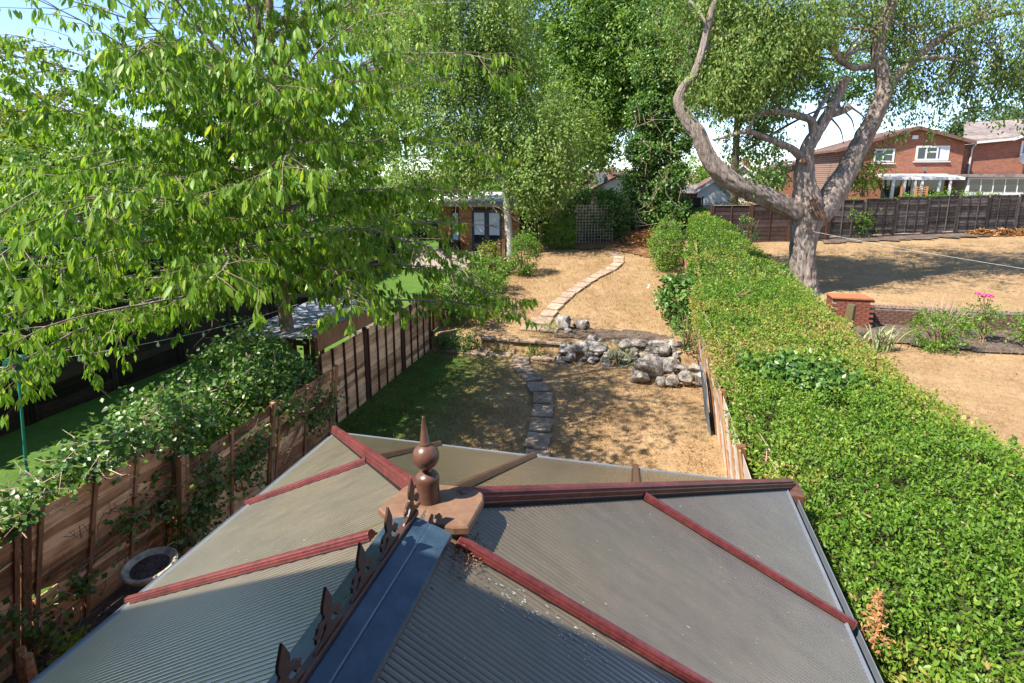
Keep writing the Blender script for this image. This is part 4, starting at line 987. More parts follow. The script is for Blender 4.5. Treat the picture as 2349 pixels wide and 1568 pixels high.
framed(h1, X(2094), X(2170), Z(2130, 369), Z(2130, 335), Yh - .02, M['white_upvc'], None, 'window', .12, [(0, .26, 0, 1, 'glass'), (.26, .32, 0, 1, 'white_upvc'), (.32, .64, 0, .56, 'glass'), (.32, .64, .56, .66, 'white_upvc'), (.32, .64, .66, 1, 'glass'), (.64, .7, 0, 1, 'white_upvc'), (.7, .76, 0, 1, 'glass_blue'), (.76, 1, 0, 1, 'blind')])
for (a, b_, y) in ((1996, 2049, 375), (2090, 2174, 371)): MB().bb(X(a), X(b_), Yh - .14, Yh - .001, Z(a, y + 2), Z(a, y)).build('window_sill', M['white_upvc'], h1)
MB().bb(X(2080), X(2094), Yh - .12, Yh - .001, Z(2087, 320), Z(2087, 311)).build('alarm_box', M['white_upvc'], h1, bevel=.02)
MB().tube([(X(2115), Yh - .1, Z(2115, 386)), (X(2115), Yh - .35, Z(2115, 389))], [.06, .1], 10).build('wall_lamp', M['grey_upvc'], h1)
# canopy
Yk = 40.5; XK = lambda p: xat(p, Yk); ZK = lambda y: zat(2120, y, Yk)
cn = thing('glazed_canopy', (XK(2125), Yk, 1.8), 'white framed glazed canopy over the patio of the gabled brick house', 'canopy')
MB().prism([(XK(2034), Yk, ZK(413)), (XK(2034), Yk, ZK(407)), (XK(2052), Yk + 3.3, ZK(399)), (XK(2052), Yk + 3.3, ZK(403))], (XK(2216) - XK(2034), 0, 0)).build('canopy_roof', M['white_upvc'], cn)
for p in (2054, 2080, 2104, 2120, 2160, 2185): MB().bb(XK(p) - .06, XK(p) + .06, Yk + .05, Yk + .17, 1.7, ZK(413)).build('canopy_post', M['white_upvc'], cn)
MB().bb(XK(2062), XK(2215), Yk + 2.4, Yk + 2.5, 1.7, ZK(414)).build('glazing', M['glass'], cn)
for p in (2085, 2110, 2135, 2160): MB().bb(XK(p) - .05, XK(p) + .05, Yk + 2.32, Yk + 2.39, 1.7, ZK(415)).build('mullion', M['white_upvc'], cn)
rl = thing('timber_rail', (XK(2118), 37.5, 2), 'short orange timber rail fence in front of the canopy', 'fence')
for p in (2073, 2106, 2131): MB().bb(xat(p, 37.5) - .05, xat(p, 37.5) + .05, 37.45, 37.55, 1.9, zat(p, 428, 37.5)).build('rail_post', M['wood_orange'], rl)
for y in (430, 435, 440, 445): MB().bb(xat(2106, 37.5) + .05, xat(2131, 37.5) - .05, 37.47, 37.53, zat(2118, y + 1.6, 37.5), zat(2118, y - 1.0, 37.5)).build('rail_slat', M['wood_orange'], rl)
# second brick house to the right
Y2 = 46.0; X2 = lambda p: xat(p, Y2); Z2 = lambda x, y: zat(x, y, Y2)
h2 = thing('brick_house', (X2(2330), Y2 + 4, 1.6), 'red brick house with grey tiled roof and satellite dish at the right edge', 'house')
MB().prism([(X2(2190), Y2, 1.6), (X2(2620), Y2, 1.6), (X2(2620), Y2, Z2(2620, 330)), (X2(2455), Y2, Z2(2455, 270)), (X2(2300), Y2, Z2(2300, 325)), (X2(2190), Y2, Z2(2190, 336))][::-1], (0, 9, 0)).build('wall', M['brick_red'], h2)
zr = Z2(2300, 323)
rfm = MB(); rfm.prism([(X2(2188), Y2 - .45, Z2(2190, 334)), (X2(2300), Y2 - .45, zr), (X2(2455), Y2 - .45, Z2(2455, 268)), (X2(2455), Y2 - .45, Z2(2455, 262)), (X2(2300), Y2 - .45, zr + .2), (X2(2188), Y2 - .45, Z2(2190, 334) + .2)], (0, 9.8, 0))
rfm.prism([(X2(2455), Y2 - .45, Z2(2455, 268)), (X2(2630), Y2 - .45, Z2(2630, 330)), (X2(2630), Y2 - .45, Z2(2630, 325)), (X2(2455), Y2 - .45, Z2(2455, 262))], (0, 9.8, 0)); rfm.build('roof', M['roof_grey'], h2)
ru = MB(); a1, a2 = Vector((X2(2195), Y2 - .2, Z2(2195, 332) + .22)), Vector((X2(2330), Y2 - .2, zr + .3)); u_ = Vector((0, 5.0, 1.5)); ru.prism([a1, a2 + Vector((4, 0, 0)), a2 + u_ + Vector((5, 0, 0)), a1 + u_ + Vector((2.2, 0, 0))], (0, 0, .12)); ru.build('rear_roof_slope', M['roof_grey'], h2)
gut = MB(); gut.bar((X2(2188), Y2 - .5, Z2(2190, 334) + .05), (X2(2300), Y2 - .5, zr + .05), [(-.05, -.06), (-.05, .08), (.05, .08), (.05, -.06)]); gut.build('gutter', M['white_upvc'], h2)
gut = MB(); gut.bar((X2(2300), Y2 - .5, zr + .05), (X2(2455), Y2 - .5, Z2(2455, 266)), [(-.03, -.1), (-.03, .08), (.03, .08), (.03, -.1)]); gut.build('verge_board', M['white_upvc'], h2)
MB().tube([(X2(2219), Y2 - .5, Z2(2219, 332)), (X2(2219), Y2 - .12, Z2(2219, 341)), (X2(2218), Y2 - .1, 3.8)], [.06] * 3, 10).build('downpipe', M['white_upvc'], h2, smooth=True)
framed(h2, X2(2331), X2(2385), Z2(2355, 357), Z2(2355, 324), Y2 - .02, M['white_upvc'], None, 'window', .12, [(0, .5, 0, 1, 'glass_blue'), (.5, .56, 0, 1, 'white_upvc'), (.56, 1, 0, 1, 'glass')])
dsh = MB().lathe((X2(2338), Y2 - .35, Z2(2338, 368)), [(.02, 0), (.2, .02), (.33, .07), (.4, .12), (.395, .128), (.3, .075), (.02, .02)], 20, Matrix.Rotation(R(70), 3, 'X')).build('satellite_dish', M['grey_upvc'], h2, smooth=True)
MB().tube([(X2(2338), Y2 - .33, Z2(2338, 368)), (X2(2338), Y2, Z2(2338, 372))], [.03, .03], 8).build('dish_arm', M['grey_upvc'], dsh)
ex = thing('flat_roof_extension', (X2(2290), 42.5, 1.7), 'white windowed extension with a grey flat roof beside the canopy', 'extension')
Ye = 42.2; XE = lambda p: xat(p, Ye); ZE = lambda y: zat(2280, y, Ye)
MB().bb(XE(2188), XE(2420), Ye - .25, Ye + 3.5, ZE(407), ZE(400)).build('roof', M['roof_grey'], ex); MB().bb(XE(2222), XE(2400), Ye, Ye + 3.4, 1.7, ZE(408)).build('wall', M['white_wall'], ex)
for k in range(6): MB().bb(XE(2228 + 28 * k), XE(2252 + 28 * k), Ye - .03, Ye - .002, ZE(440), ZE(412)).build('window_pane', M['glass'], ex)
# further houses
def pxgable(name, label, Y, l, r, a, yl, yr, ya, depth, wm, rm, z0=.8, over=.25, barge=None):
    return gable(name, label, Y, xat(l, Y), xat(r, Y), xat(a, Y), zat(l, yl, Y), zat(r, yr, Y), zat(a, ya, Y), depth, z0, wm, rm, over, .14, barge=barge)
h3 = pxgable('brick_house', 'distant red brick house with small white windows between limbs of the old tree', 58, 1776, 1962, 1852, 392, 382, 368, 9, M['brick_red'], M['roof_brown'])
framed(h3, xat(1805, 58), xat(1815, 58), zat(1810, 388, 58), zat(1810, 374, 58), 57.98, M['white_upvc'], M['glass'], fr=.1); framed(h3, xat(1790, 58), xat(1800, 58), zat(1795, 425, 58), zat(1795, 412, 58), 57.98, M['white_upvc'], M['glass'], fr=.1)
h4 = pxgable('bungalow', 'white gabled bungalow with a brown roof behind the left limb of the old tree', 52, 1650, 1772, 1703, 415, 440, 380, 9, M['white_wall'], M['roof_brown'], barge=M['white_upvc'])
h5 = pxgable('bungalow', 'smaller white gable of the bungalow roof nearest the ivy tree', 47, 1604, 1680, 1640, 438, 446, 415, 6, M['white_wall'], M['roof_brown'], barge=M['white_upvc'])
def eaves_house(name, label, Y, l, r, ye, yt, depth, wm, rm, z0=.8):
    t = thing(name, (xat((l + r) / 2, Y), Y + depth / 2, z0), label, 'house'); ze = zat((l + r) / 2, ye, Y); zt_ = zat((l + r) / 2, yt, Y + depth / 2)
    MB().bb(xat(l, Y), xat(r, Y), Y, Y + depth, z0, ze).build('wall', wm, t)
    MB().prism([(xat(l, Y) - .2, Y - .3, ze), (xat(l, Y) - .2, Y - .3, ze + .12), (xat(l, Y) - .2, Y + depth / 2, zt_), (xat(l, Y) - .2, Y + depth + .3, ze + .12), (xat(l, Y) - .2, Y + depth + .3, ze)], (xat(r, Y) - xat(l, Y) + .4, 0, 0)).build('roof', rm, t)
    MB().bb(xat(l, Y) - .2, xat(r, Y) + .2, Y - .36, Y - .302, ze - .12, ze + .1).build('fascia', M['white_upvc'], t); return t
h6 = eaves_house('bungalow', 'low bungalow with grey roof and white fascia right of the ivy tree', 48, 1480, 1603, 440, 424, 7, M['brick_red'], M['roof_grey'])
h7 = pxgable('bungalow', 'white gable with a window above the trellis between the trees', 45, 1366, 1470, 1420, 434, 434, 405, 7, M['white_wall'], M['roof_brown'])
framed(h7, xat(1372, 45), xat(1392, 45), zat(1380, 466, 45), zat(1380, 452, 45), 44.97, M['white_upvc'], M['glass'], fr=.1, panes=[(0, 1, 0, .6, 'glass'), (0, 1, .6, .7, 'white_upvc'), (0, 1, .7, 1, 'glass')]); framed(h7, xat(1397, 45), xat(1422, 45), zat(1410, 468, 45), zat(1410, 448, 45), 44.97, M['white_upvc'], M['glass'], fr=.1)
h8 = eaves_house('brick_house', 'brick house with a brown tiled roof and dormer behind the white gable', 56, 1290, 1440, 432, 396, 9, M['brick_red'], M['roof_brown'])
MB().bb(xat(1362, 56), xat(1384, 56), 56.5, 59, zat(1370, 425, 56), zat(1370, 399, 56)).build('dormer', M['grey_upvc'], h8); MB().bb(xat(1398, 58), xat(1404, 58), 59, 59.6, zat(1400, 410, 59), zat(1400, 386, 59)).build('chimney', M['brick_red'], h8)
h9 = eaves_house('brick_house', 'brick house with a pale roof behind the cabin', 46, 905, 1130, 470, 440, 8, M['brick_red'], M['white_wall'])
h10 = eaves_house('brick_house', 'white walled house with a chimney behind the old tree trunk', 55, 1715, 1775, 432, 404, 7, M['brick_red'], M['roof_brown'])
MB().bb(xat(1708, 56), xat(1722, 56), 57, 58, 4, zat(1715, 360, 57)).build('chimney', M['brick_red'], h10)

# ================================================================== VEGETATION
def camdist(P): return np.linalg.norm(P - np.array(CAM), axis=1)
def in_view(P, m=40):
    d = P - np.array(CAM); z = d @ np.array(FW); x = PX + FOC * (d @ np.array(RT)) / z; y = PY - FOC * (d @ np.array(UP)) / z
    return (z > .1) & (x > -m) & (x < 2349 + m) & (y > -m) & (y < 1568 + m)

# ------------------------------------------------------------------ cherry tree on the left
rg = np.random.default_rng(42); rs = random.Random(42)
ch = thing('cherry_tree', (-6.3, 8.75, 0), 'large leafy cherry tree with drooping leaves filling the upper left', 'tree')
Yt = 8.75
s1 = [Vector((at_y(700, 960, Yt).x, Yt, -.05))] + [at_y(x, y, Yt + d) for x, y, d in ((695, 930, 0), (672, 840, 0), (660, 760, 0), (651, 690, 0), (652, 560, .05), (656, 420, .05), (645, 300, .1), (632, 217, .1), (622, 80, .15), (615, -120, .2), (612, -330, .2))]
s2 = [at_y(x, y, Yt + d) for x, y, d in ((650, 700, 0), (628, 620, -.1), (610, 530, -.15), (603, 400, -.2), (598, 250, -.2), (592, 100, -.25), (588, -60, -.3), (586, -280, -.3))]
def smooth_path(p, k=3):
    out = []
    for i in range(len(p) - 1):
        a, b_, c_, d_ = p[max(i - 1, 0)], p[i], p[i + 1], p[min(i + 2, len(p) - 1)]
        for j in range(k):
            t = j / k; out.append(.5 * ((2 * b_) + (c_ - a) * t + (2 * a - 5 * b_ + 4 * c_ - d_) * t * t + (3 * b_ - a - 3 * c_ + d_) * t ** 3))
    out.append(p[-1]); return out
def taper(n, a, b_, pw=1): return [lerp(a, b_, (i / (n - 1)) ** pw) for i in range(n)]
q1 = smooth_path(s1); q2 = smooth_path(s2)
MB().tube(q1, taper(len(q1), .165, .05, .7), 14, .12, 3).build('trunk', M['bark_cherry'], ch, smooth=True)
MB().tube(q2, taper(len(q2), .1, .04, .8), 12, .1, 5).build('second_stem', M['bark_grey'], ch, smooth=True)
prim = MB(); twg = MB(); LP, LD, LN = [], [], []
def stem_at(q, z):
    for i in range(len(q) - 1):
        if q[i].z <= z <= q[i + 1].z: return q[i].lerp(q[i + 1], (z - q[i].z) / max(1e-5, q[i + 1].z - q[i].z))
    return q[-1]
def leaf_cluster(p, t, n):
    for _ in range(n):
        d = t * rs.uniform(.0, .6) + Vector((rs.gauss(0, .33), rs.gauss(0, .33), rs.uniform(-1.7, -.6))); LP.append(p + Vector((rs.gauss(0, .02), rs.gauss(0, .02), rs.gauss(0, .015)))); LD.append(d.normalized())
        LN.append(Vector((rs.gauss(0, .7), rs.gauss(0, .7), rs.gauss(.5, .3))) + t * .5 + Vector((.15, -.5, 0)))
def twig(p, d, L, r, depth):
    n = max(3, int(L / .16)); pts = [p]; q = p.copy(); dd = d.normalized(); st_ = L / n
    for i in range(n):
        dd = (dd + Vector((rs.gauss(0, .07), rs.gauss(0, .07), rs.gauss(-.085, .06)))).normalized(); q = q + dd * st_; pts.append(q.copy())
    twg.tube(pts, taper(len(pts), r, .0025), 4, cap=False)
    for i in range(1, len(pts)):
        t = (pts[i] - pts[i - 1]).normalized()
        for _ in range(2): leaf_cluster(pts[i - 1].lerp(pts[i], rs.random()), t, rs.choice((0, 1, 2, 4)))
        if depth and rs.random() < .3:
            sd = t.cross(Vector((0, 0, 1))).normalized() * rs.choice((-1, 1)); twig(pts[i], t * .7 + sd * rs.uniform(.4, .9) + Vector((0, 0, rs.uniform(-.15, .1))), rs.uniform(.2, .5), .004, 0)
    leaf_cluster(pts[-1], dd, 7)
def primary(p, az, el, L, r0):
    n = int(L / .22); pts = [p.copy()]; q = p.copy(); e = el; a = az
    for i in range(n):
        f = i / n; e += R(rs.gauss(0, 3)) - R(1.9) * (.2 + f) * (1 + max(0, e)); a += R(rs.gauss(0, 4)); q = q + Vector((math.cos(a) * math.cos(e), math.sin(a) * math.cos(e), math.sin(e))) * (L / n); pts.append(q.copy())
    MB().tube(pts, taper(len(pts), r0, .006, .8), 6, .08, rs.random() * 9, cap=False).build('limb', M['bark_grey'], ch, smooth=True)
    s = 1
    for i in range(max(2, int(n * .16)), n + 1):
        t = (pts[i] - pts[i - 1]).normalized(); sd = t.cross(Vector((0, 0, 1))).normalized()
        s = -s; rem = 1 - i / (n + 1)
        for _ in range(2 if rs.random() < .6 else 1):
            twig(pts[i], t * .75 + sd * s * rs.uniform(.45, 1.1) + Vector((0, 0, rs.uniform(-.55, .6))), rs.uniform(.35, .55) + rem * rs.uniform(.25, .85), .007, 1); s = -s
    twig(pts[-1], (pts[-1] - pts[-2]), .45, .006, 0)
# limbs placed by height and bearing so the crown is layered, widest low down
lims = []
def az_to(x, y): return math.atan2(y - Yt, x + 6.2)
for z, az, el, L in ((2.60, -8, 8, 4.3), (3.2, -35, 8, 3.7), (3.3, -62, 10, 3.6), (3.0, -95, 6, 4.2), (2.70, -120, 4, 4.6), (2.85, -150, 5, 4.6), (2.65, 175, 6, 4.2), (2.95, 140, 8, 4.0), (3.05, 100, 10, 3.8), (2.85, 55, 8, 3.9), (2.95, 20, 10, 4.3)):
    lims.append((q1, z, R(az), R(el), L))
k = 0; z = 3.0
while z < 7.2:
    az = k * 2.39996 + .4; el = R(lerp(20, 50, min(1, (z - 3) / 3.2)) + rs.uniform(-24, 22)); L = lerp(4.7, 2.9, min(1, (z - 3) / 6)) * rs.uniform(.85, 1.1)
    if -.9 < math.atan2(math.sin(az), math.cos(az)) < .75: L *= 1.05
    lims.append((q1 if k % 2 else q2, z, az, el, L)); k += 1; z += .092
for k in range(13):
    lims.append((q1 if k % 2 else q2, rs.uniform(3.0, 6.2), R(rs.uniform(-165, -35)), R(rs.uniform(-4, 48)), rs.uniform(3.9, 5.3)))
for q, z, az, el, L in lims: primary(stem_at(q, z), az, el, L, lerp(.042, .022, min(1, z / 9)))
tag(twg.build('twig', M['twig_cherry'], ch), kind='stuff')
LP = np.array([tuple(v) for v in LP]); LD = np.array([tuple(v) for v in LD]); LN = np.array([tuple(v) for v in LN])
dist = camdist(LP); keep = (dist > 2.7) & ~((LP[:, 0] > -3.4) & (LP[:, 2] > 3.25) & (LP[:, 2] < 4.55)) & (LP[:, 0] < -1.2) & ~((LP[:, 2] < 2.25) & (LP[:, 0] > -5.0) & (LP[:, 1] < 8.0)) & (LP[:, 2] > np.where(LP[:, 1] > 7.3, 2.1, 1.6))
keep &= ~((LP[:, 1] > 5.6) & (LP[:, 1] < 8.7) & (LP[:, 0] > -6.9) & (LP[:, 2] < 2.8))
keep &= (LP[:, 1] < 9.3) | (rg.random(len(LP)) < .62)  # leaves dropped at the back of the crown to let more light through
keep &= (LP[:, 2] < 6.3) | (rg.random(len(LP)) < .42)   # crown top thinned so more sun reaches the lower lawn
LP, LD, LN = LP[keep], LD[keep], LN[keep]; n = len(LP)
LL = .095 + .09 * rg.random(n); LW = LL * (.29 + .1 * rg.random(n)); LR = np.clip(rg.beta(2.2, 2.6, n) + .12 * rg.normal(size=n) * 0.6, 0, 1)
print('cherry leaves', n)
dist = camdist(LP); dist[~in_view(LP, -30)] = 99; near = np.argsort(dist)[:300]; msk = np.ones(n, bool); msk[near] = False
leaf_objects(LP[near], LD[near], LN[near], LL[near], LW[near], LR[near], M['lf_cherry'], ch)
leaves('crown', LP[msk], LD[msk], LN[msk], LL[msk], LW[msk], LR[msk], M['lf_cherry'], ch, T_OVAL)

# ------------------------------------------------------------------ the old spreading tree on the right
rg = np.random.default_rng(5); rs = random.Random(5)
tb = ground_at(1846, 674); YT = tb.y; PM = 64.0
ot = thing('old_tree', tb, 'old spreading tree with a thick grey trunk and three heavy limbs on the right lawn', 'tree')
def limb_pts(l, dy=0): return smooth_path([at_y(x, y, YT + dd + dy) for x, y, w, dd in l], 4), [w for *_, w, dd in l]
def limb(name, l, n=18, wob=.16, seed=1, mat='bark_big'):
    p, w = limb_pts(l); d0 = (p[0] - CAM).dot(FW); ws = []
    for i in range(len(w) - 1):
        for j in range(4): ws.append(lerp(w[i], w[i + 1], j / 4))
    ws.append(w[-1]); rad = [.44 * a * ((q - CAM).dot(FW)) / FOC for a, q in zip(ws, p)]
    
    if n >= 18:
        p2 = smooth_path(p, 3); r2 = []
        for i in range(len(rad) - 1): r2 += [lerp(rad[i], rad[i + 1], j / 3) for j in range(3)]
        return MB().tube(p2, r2 + [rad[-1]], n * 2, wob, seed, ridge=.1).build(name, M[mat], ot, smooth=True)
    return MB().tube(p, rad, n, wob, seed).build(name, M[mat], ot, smooth=True)
limb('trunk', [(1850, 705, 80.6, 0), (1848, 680, 68.9, 0), (1845, 650, 62.2, 0), (1843, 600, 58.8, 0), (1845, 550, 58.8, 0), (1848, 510, 72, 0), (1850, 470, 77.4, 0), (1846, 430, 54, 0), (1842, 395, 45, 0)], 40, .16, 2)
limb('limb', [(1860, 500, 51.6, 0), (1815, 478, 51.6, -.2), (1760, 455, 48.2, -.5), (1700, 430, 46.4, -.8), (1650, 395, 44.7, -1.0), (1622, 355, 39, -1.1), (1602, 310, 37.4, -1.1), (1575, 272, 34.3, -1.1), (1558, 235, 28.1, -1.1), (1568, 200, 22.1, -1.1), (1592, 172, 22.1, -1.1), (1608, 128, 20.4, -1.1), (1622, 70, 18.7, -1.1), (1640, 0, 17, -1.0), (1665, -90, 12.8, -.8), (1700, -200, 7.6, -.6)], 22, .17, 4)
limb('limb', [(1845, 440, 44.3, 0), (1846, 385, 42.6, 0), (1850, 345, 36.1, .1), (1868, 312, 32.8, .2), (1885, 285, 29.5, .3), (1905, 255, 27.1, .4), (1920, 225, 24.6, .5), (1930, 200, 23.8, .5), (1942, 176, 21.3, .5)], 18, .2, 6)
limb('limb', [(1848, 520, 57, 0), (1885, 485, 60.8, .2), (1915, 440, 58.9, .5), (1945, 388, 47.7, .7), (1975, 330, 44.7, .9), (2005, 270, 41.6, 1.0), (2028, 215, 40, 1.1), (2026, 170, 33.9, 1.2), (2014, 125, 32.3, 1.3), (2020, 75, 30.8, 1.3), (2038, 25, 27.7, 1.3), (2062, -40, 21.6, 1.2), (2090, -140, 13.9, 1.0), (2110, -260, 7.7, .8)], 22, .15, 8)
limb('branch', [(2022, 222, 28.9, 1.1), (2050, 182, 26.3, 1.2), (2085, 148, 23.8, 1.3), (2130, 108, 20.4, 1.4), (2175, 78, 15.3, 1.6), (2240, 50, 11, 1.9), (2330, 30, 7.6, 2.2), (2440, 25, 4.2, 2.6)], 12, .15, 9)
limb('branch', [(2095, 140, 16, 1.3), (2150, 132, 12, 1.2), (2200, 140, 9, 1.1), (2243, 148, 6, 1.0)], 8, .15, 10)
limb('branch', [(2014, 150, 22, 1.3), (1985, 153, 18, 1.1), (1958, 156, 16, 1.0), (1930, 140, 15, .8), (1908, 115, 12, .6), (1885, 104, 9, .5), (1858, 96, 6, .3)], 10, .15, 11)
limb('branch', [(1866, 318, 20, .2), (1862, 280, 20, .1), (1840, 268, 18, 0), (1800, 258, 17, -.2), (1760, 258, 15, -.4), (1720, 266, 12, -.6), (1690, 268, 9, -.7), (1650, 262, 5, -.9)], 10, .2, 12)
limb('branch', [(1842, 365, 26, 0), (1815, 342, 19, -.3), (1780, 326, 16, -.5), (1745, 312, 14, -.7), (1715, 302, 14, -.9), (1690, 306, 11, -1.0), (1660, 316, 8, -1.1), (1636, 322, 6, -1.2)], 10, .2, 13)
limb('branch', [(1712, 304, 12, -.9), (1722, 288, 11, -.9), (1728, 270, 9, -.9)], 8, .3, 14)
limb('branch', [(1908, 262, 20, .4), (1930, 255, 20, .3), (1952, 244, 19, .2)], 10, .2, 15)
limb('branch', [(1865, 280, 14, .2), (1878, 252, 12, .3), (1896, 222, 10, .4), (1912, 192, 7, .4)], 8, .2, 16)
for (x0, y0, x1, y1) in ((1900, 265, 1935, 330), (1925, 245, 1960, 300), (1950, 245, 1990, 290)): limb('branch', [(x0, y0, 6, .4), ((x0 + x1) / 2 + 10, (y0 + y1) / 2, 4, .6), (x1, y1, 2, .8)], 6, .1, x0)
for k_, (dx_, w_) in enumerate(((0, 7), (7, 6), (-6, 5), (13, 5))): limb('split_scar', [(1862 + dx_, 445 + k_ * 5, w_ * .5, -.5), (1868 + dx_, 470, w_, -.62), (1878 + dx_, 492, w_, -.66), (1890 + dx_, 508, w_ * .5, -.6)], 7, .5, 20 + k_, 'bark_cut')
limb('branch_scar', [(1836, 372, 14, -.3), (1845, 368, 17, -.36), (1852, 372, 12, -.34)], 9, .4, 21, 'bark_cut')
bl_ = random.Random(91)
for k in range(34):
    sx_, sy_, sd_ = bl_.choice(((1608, 128, -1.1), (1625, 60, -1.1), (1650, -40, -.9), (2020, 75, 1.3), (2040, 20, 1.3), (2075, -80, 1.1), (2130, 108, 1.4), (2240, 50, 1.9), (1930, 140, .8), (1800, 258, -.2)))
    ex_ = sx_ + bl_.uniform(-190, 190); ey_ = sy_ + bl_.uniform(-130, 40); dd_ = sd_ + bl_.uniform(-1, 2.2)
    limb('branch', [(sx_, sy_, 8, sd_), ((sx_ + ex_) / 2 + bl_.uniform(-15, 15), (sy_ + ey_) / 2 - 18, 5.5, (sd_ + dd_) / 2), (ex_, ey_, 2.4, dd_)], 6, .15, k)
# sprays of foliage: (x, y, depth offset, rx, ry, rz in metres, weight)
SPR = [(1600, 60, 1.2, 1.5, 1.6, 1.2, 5), (1680, 40, .8, 1.5, 1.8, 1.6, 7), (1760, 60, -.2, 1.6, 2, 1.4, 7), (1850, 40, .2, 1.6, 2, 1.1, 5), (1940, 30, 2.4, 1.5, 2, 1.0, 5), (1700, 130, -.8, 1.0, 1.5, .8, 2.4), (1780, 120, -.4, 1.0, 1.5, .8, 2.4), (1625, 150, .9, .9, 1.2, 1.0, 3),
       (2140, 50, 1.6, 1.6, 1.8, .9, 3), (2230, 70, 2, 1.5, 1.8, 1.0, 2.6), (2330, 60, 2.3, 1.5, 1.8, 1.2, 3), (2440, 60, 2.6, 1.6, 1.8, 1.4, 2.4), (2060, 20, 3.2, 1.2, 1.6, .8, 3), (1650, 215, -1.2, .8, 1.2, .7, 2), (1720, 200, -.8, .7, 1.2, .6, 1.6),
       (1700, -120, -.6, 2.4, 2.6, 1.6, 5), (1900, -140, .4, 2.6, 3, 1.6, 5), (2120, -120, 1.2, 2.6, 3, 1.6, 5), (2350, -80, 2.2, 2.4, 2.6, 1.6, 4), (1860, 110, .3, .6, .8, .5, 1.2), (2075, 190, 1.8, .9, 1, .5, .9), (2020, 240, 1.9, .5, .6, .4, .35), (2280, 170, 2.4, 1.2, 1.4, .6, 1.2), (2330, 210, 2.6, 1, 1.2, .6, .7)]
bl = [(tuple(at_y(x, y, YT + d)), (a, b_, c_), w) for x, y, d, a, b_, c_, w in SPR]
P, D, N, L, W_, rn = cloud(bl, 62000, .125, rg, .36, 30, .3, 1.2, wratio=.4, soft=True, hang=[.7, .7, 1.6])
# hanging sprays against the sky
def hang(spots, nper, rg, size, length):
    out = []
    for (x, y, d) in spots:
        p0 = np.array(at_y(x, y, YT + d)); m = int(nper * (.6 + .8 * rg.random())); t = rg.random(m); dr = np.array([rg.normal() * .25, rg.normal() * .25, -1.]); out.append(p0 + dr * (t * length * (.5 + rg.random()))[:, None] + rg.normal(size=(m, 3)) * .07)
    return np.concatenate(out)
hs_ = []
for _ in range(150):
    x = rg.uniform(2030, 2420); y = rg.uniform(90, 200) - (60 if x < 2080 else 0); hs_.append((x, y, rg.uniform(.6, 3)))
for _ in range(260): hs_.append((rg.uniform(1575, 1870), rg.uniform(40, 185), rg.uniform(-.6, 2)))
for _ in range(26): hs_.append((rg.uniform(1655, 1800), rg.uniform(275, 360), rg.uniform(-1, .5)))
for _ in range(10): hs_.append((rg.uniform(2040, 2130), rg.uniform(215, 270), rg.uniform(.5, 2)))
Ph = hang(hs_, 34, rg, .1, 1.2); m = len(Ph)
P = np.concatenate([P, Ph]); D = np.concatenate([D, unit(rg.normal(size=(m, 3)) * .4 + np.array([0, 0, -1.]))]); N = np.concatenate([N, rdir(m, rg)]); Lh = .085 + .05 * rg.random(m)
L = np.concatenate([L, Lh]); W_ = np.concatenate([W_, Lh * .5]); rn = np.concatenate([rn, rg.random(m) * .55])
leaves('crown', P, D, N, L, W_, rn, M['lf_big'], ot)
tw = MB()
for (x, y, d) in hs_:
    a = at_y(x, y, YT + d); tw.tube([a + Vector((rs.gauss(0, .3), rs.gauss(0, .3), .5)), a, a + Vector((rs.gauss(0, .15), rs.gauss(0, .15), -.7))], [.012, .008, .003], 4, cap=False)
tag(tw.build('twig', M['bark_dark'], ot), kind='stuff')
# sapling shoots by its trunk and in front of the dark fence
def shrub(name, label, cat, c, r, n, leaf, mat, seed, stems=6, shell=.45, clump=.22, per=30, droop=.2, wr=.55, group=None, stemmat='twig_brown', top=0):
    rg_ = np.random.default_rng(seed); rs_ = random.Random(seed); c = Vector(c); zb_ = c.z
    t = thing(name, c, label, cat, group); m_ = MB()
    for k in range(stems):
        a = rs_.uniform(0, 6.28); f = rs_.uniform(.3, .9); m_.tube([c + Vector((rs_.gauss(0, .05), rs_.gauss(0, .05), -.03)), c + Vector((math.cos(a) * r[0] * f * .4, math.sin(a) * r[1] * f * .4, r[2] * .8)), c + Vector((math.cos(a) * r[0] * f, math.sin(a) * r[1] * f, r[2] * rs_.uniform(1.2, 1.8)))], [.022, .015, .005], 5, cap=False)
    tag(m_.build('stem', M[stemmat], t), kind='stuff')
    P, D, N, L, W_, rn = cloud([((c.x, c.y, zb_ + r[2] + top), r, 1)], n, leaf, rg_, clump, per, shell, droop, wratio=wr)
    P[:, 2] = np.maximum(P[:, 2], zb_ + .03); leaves('foliage', P, D, N, L, W_, rn, M[mat], t); return t

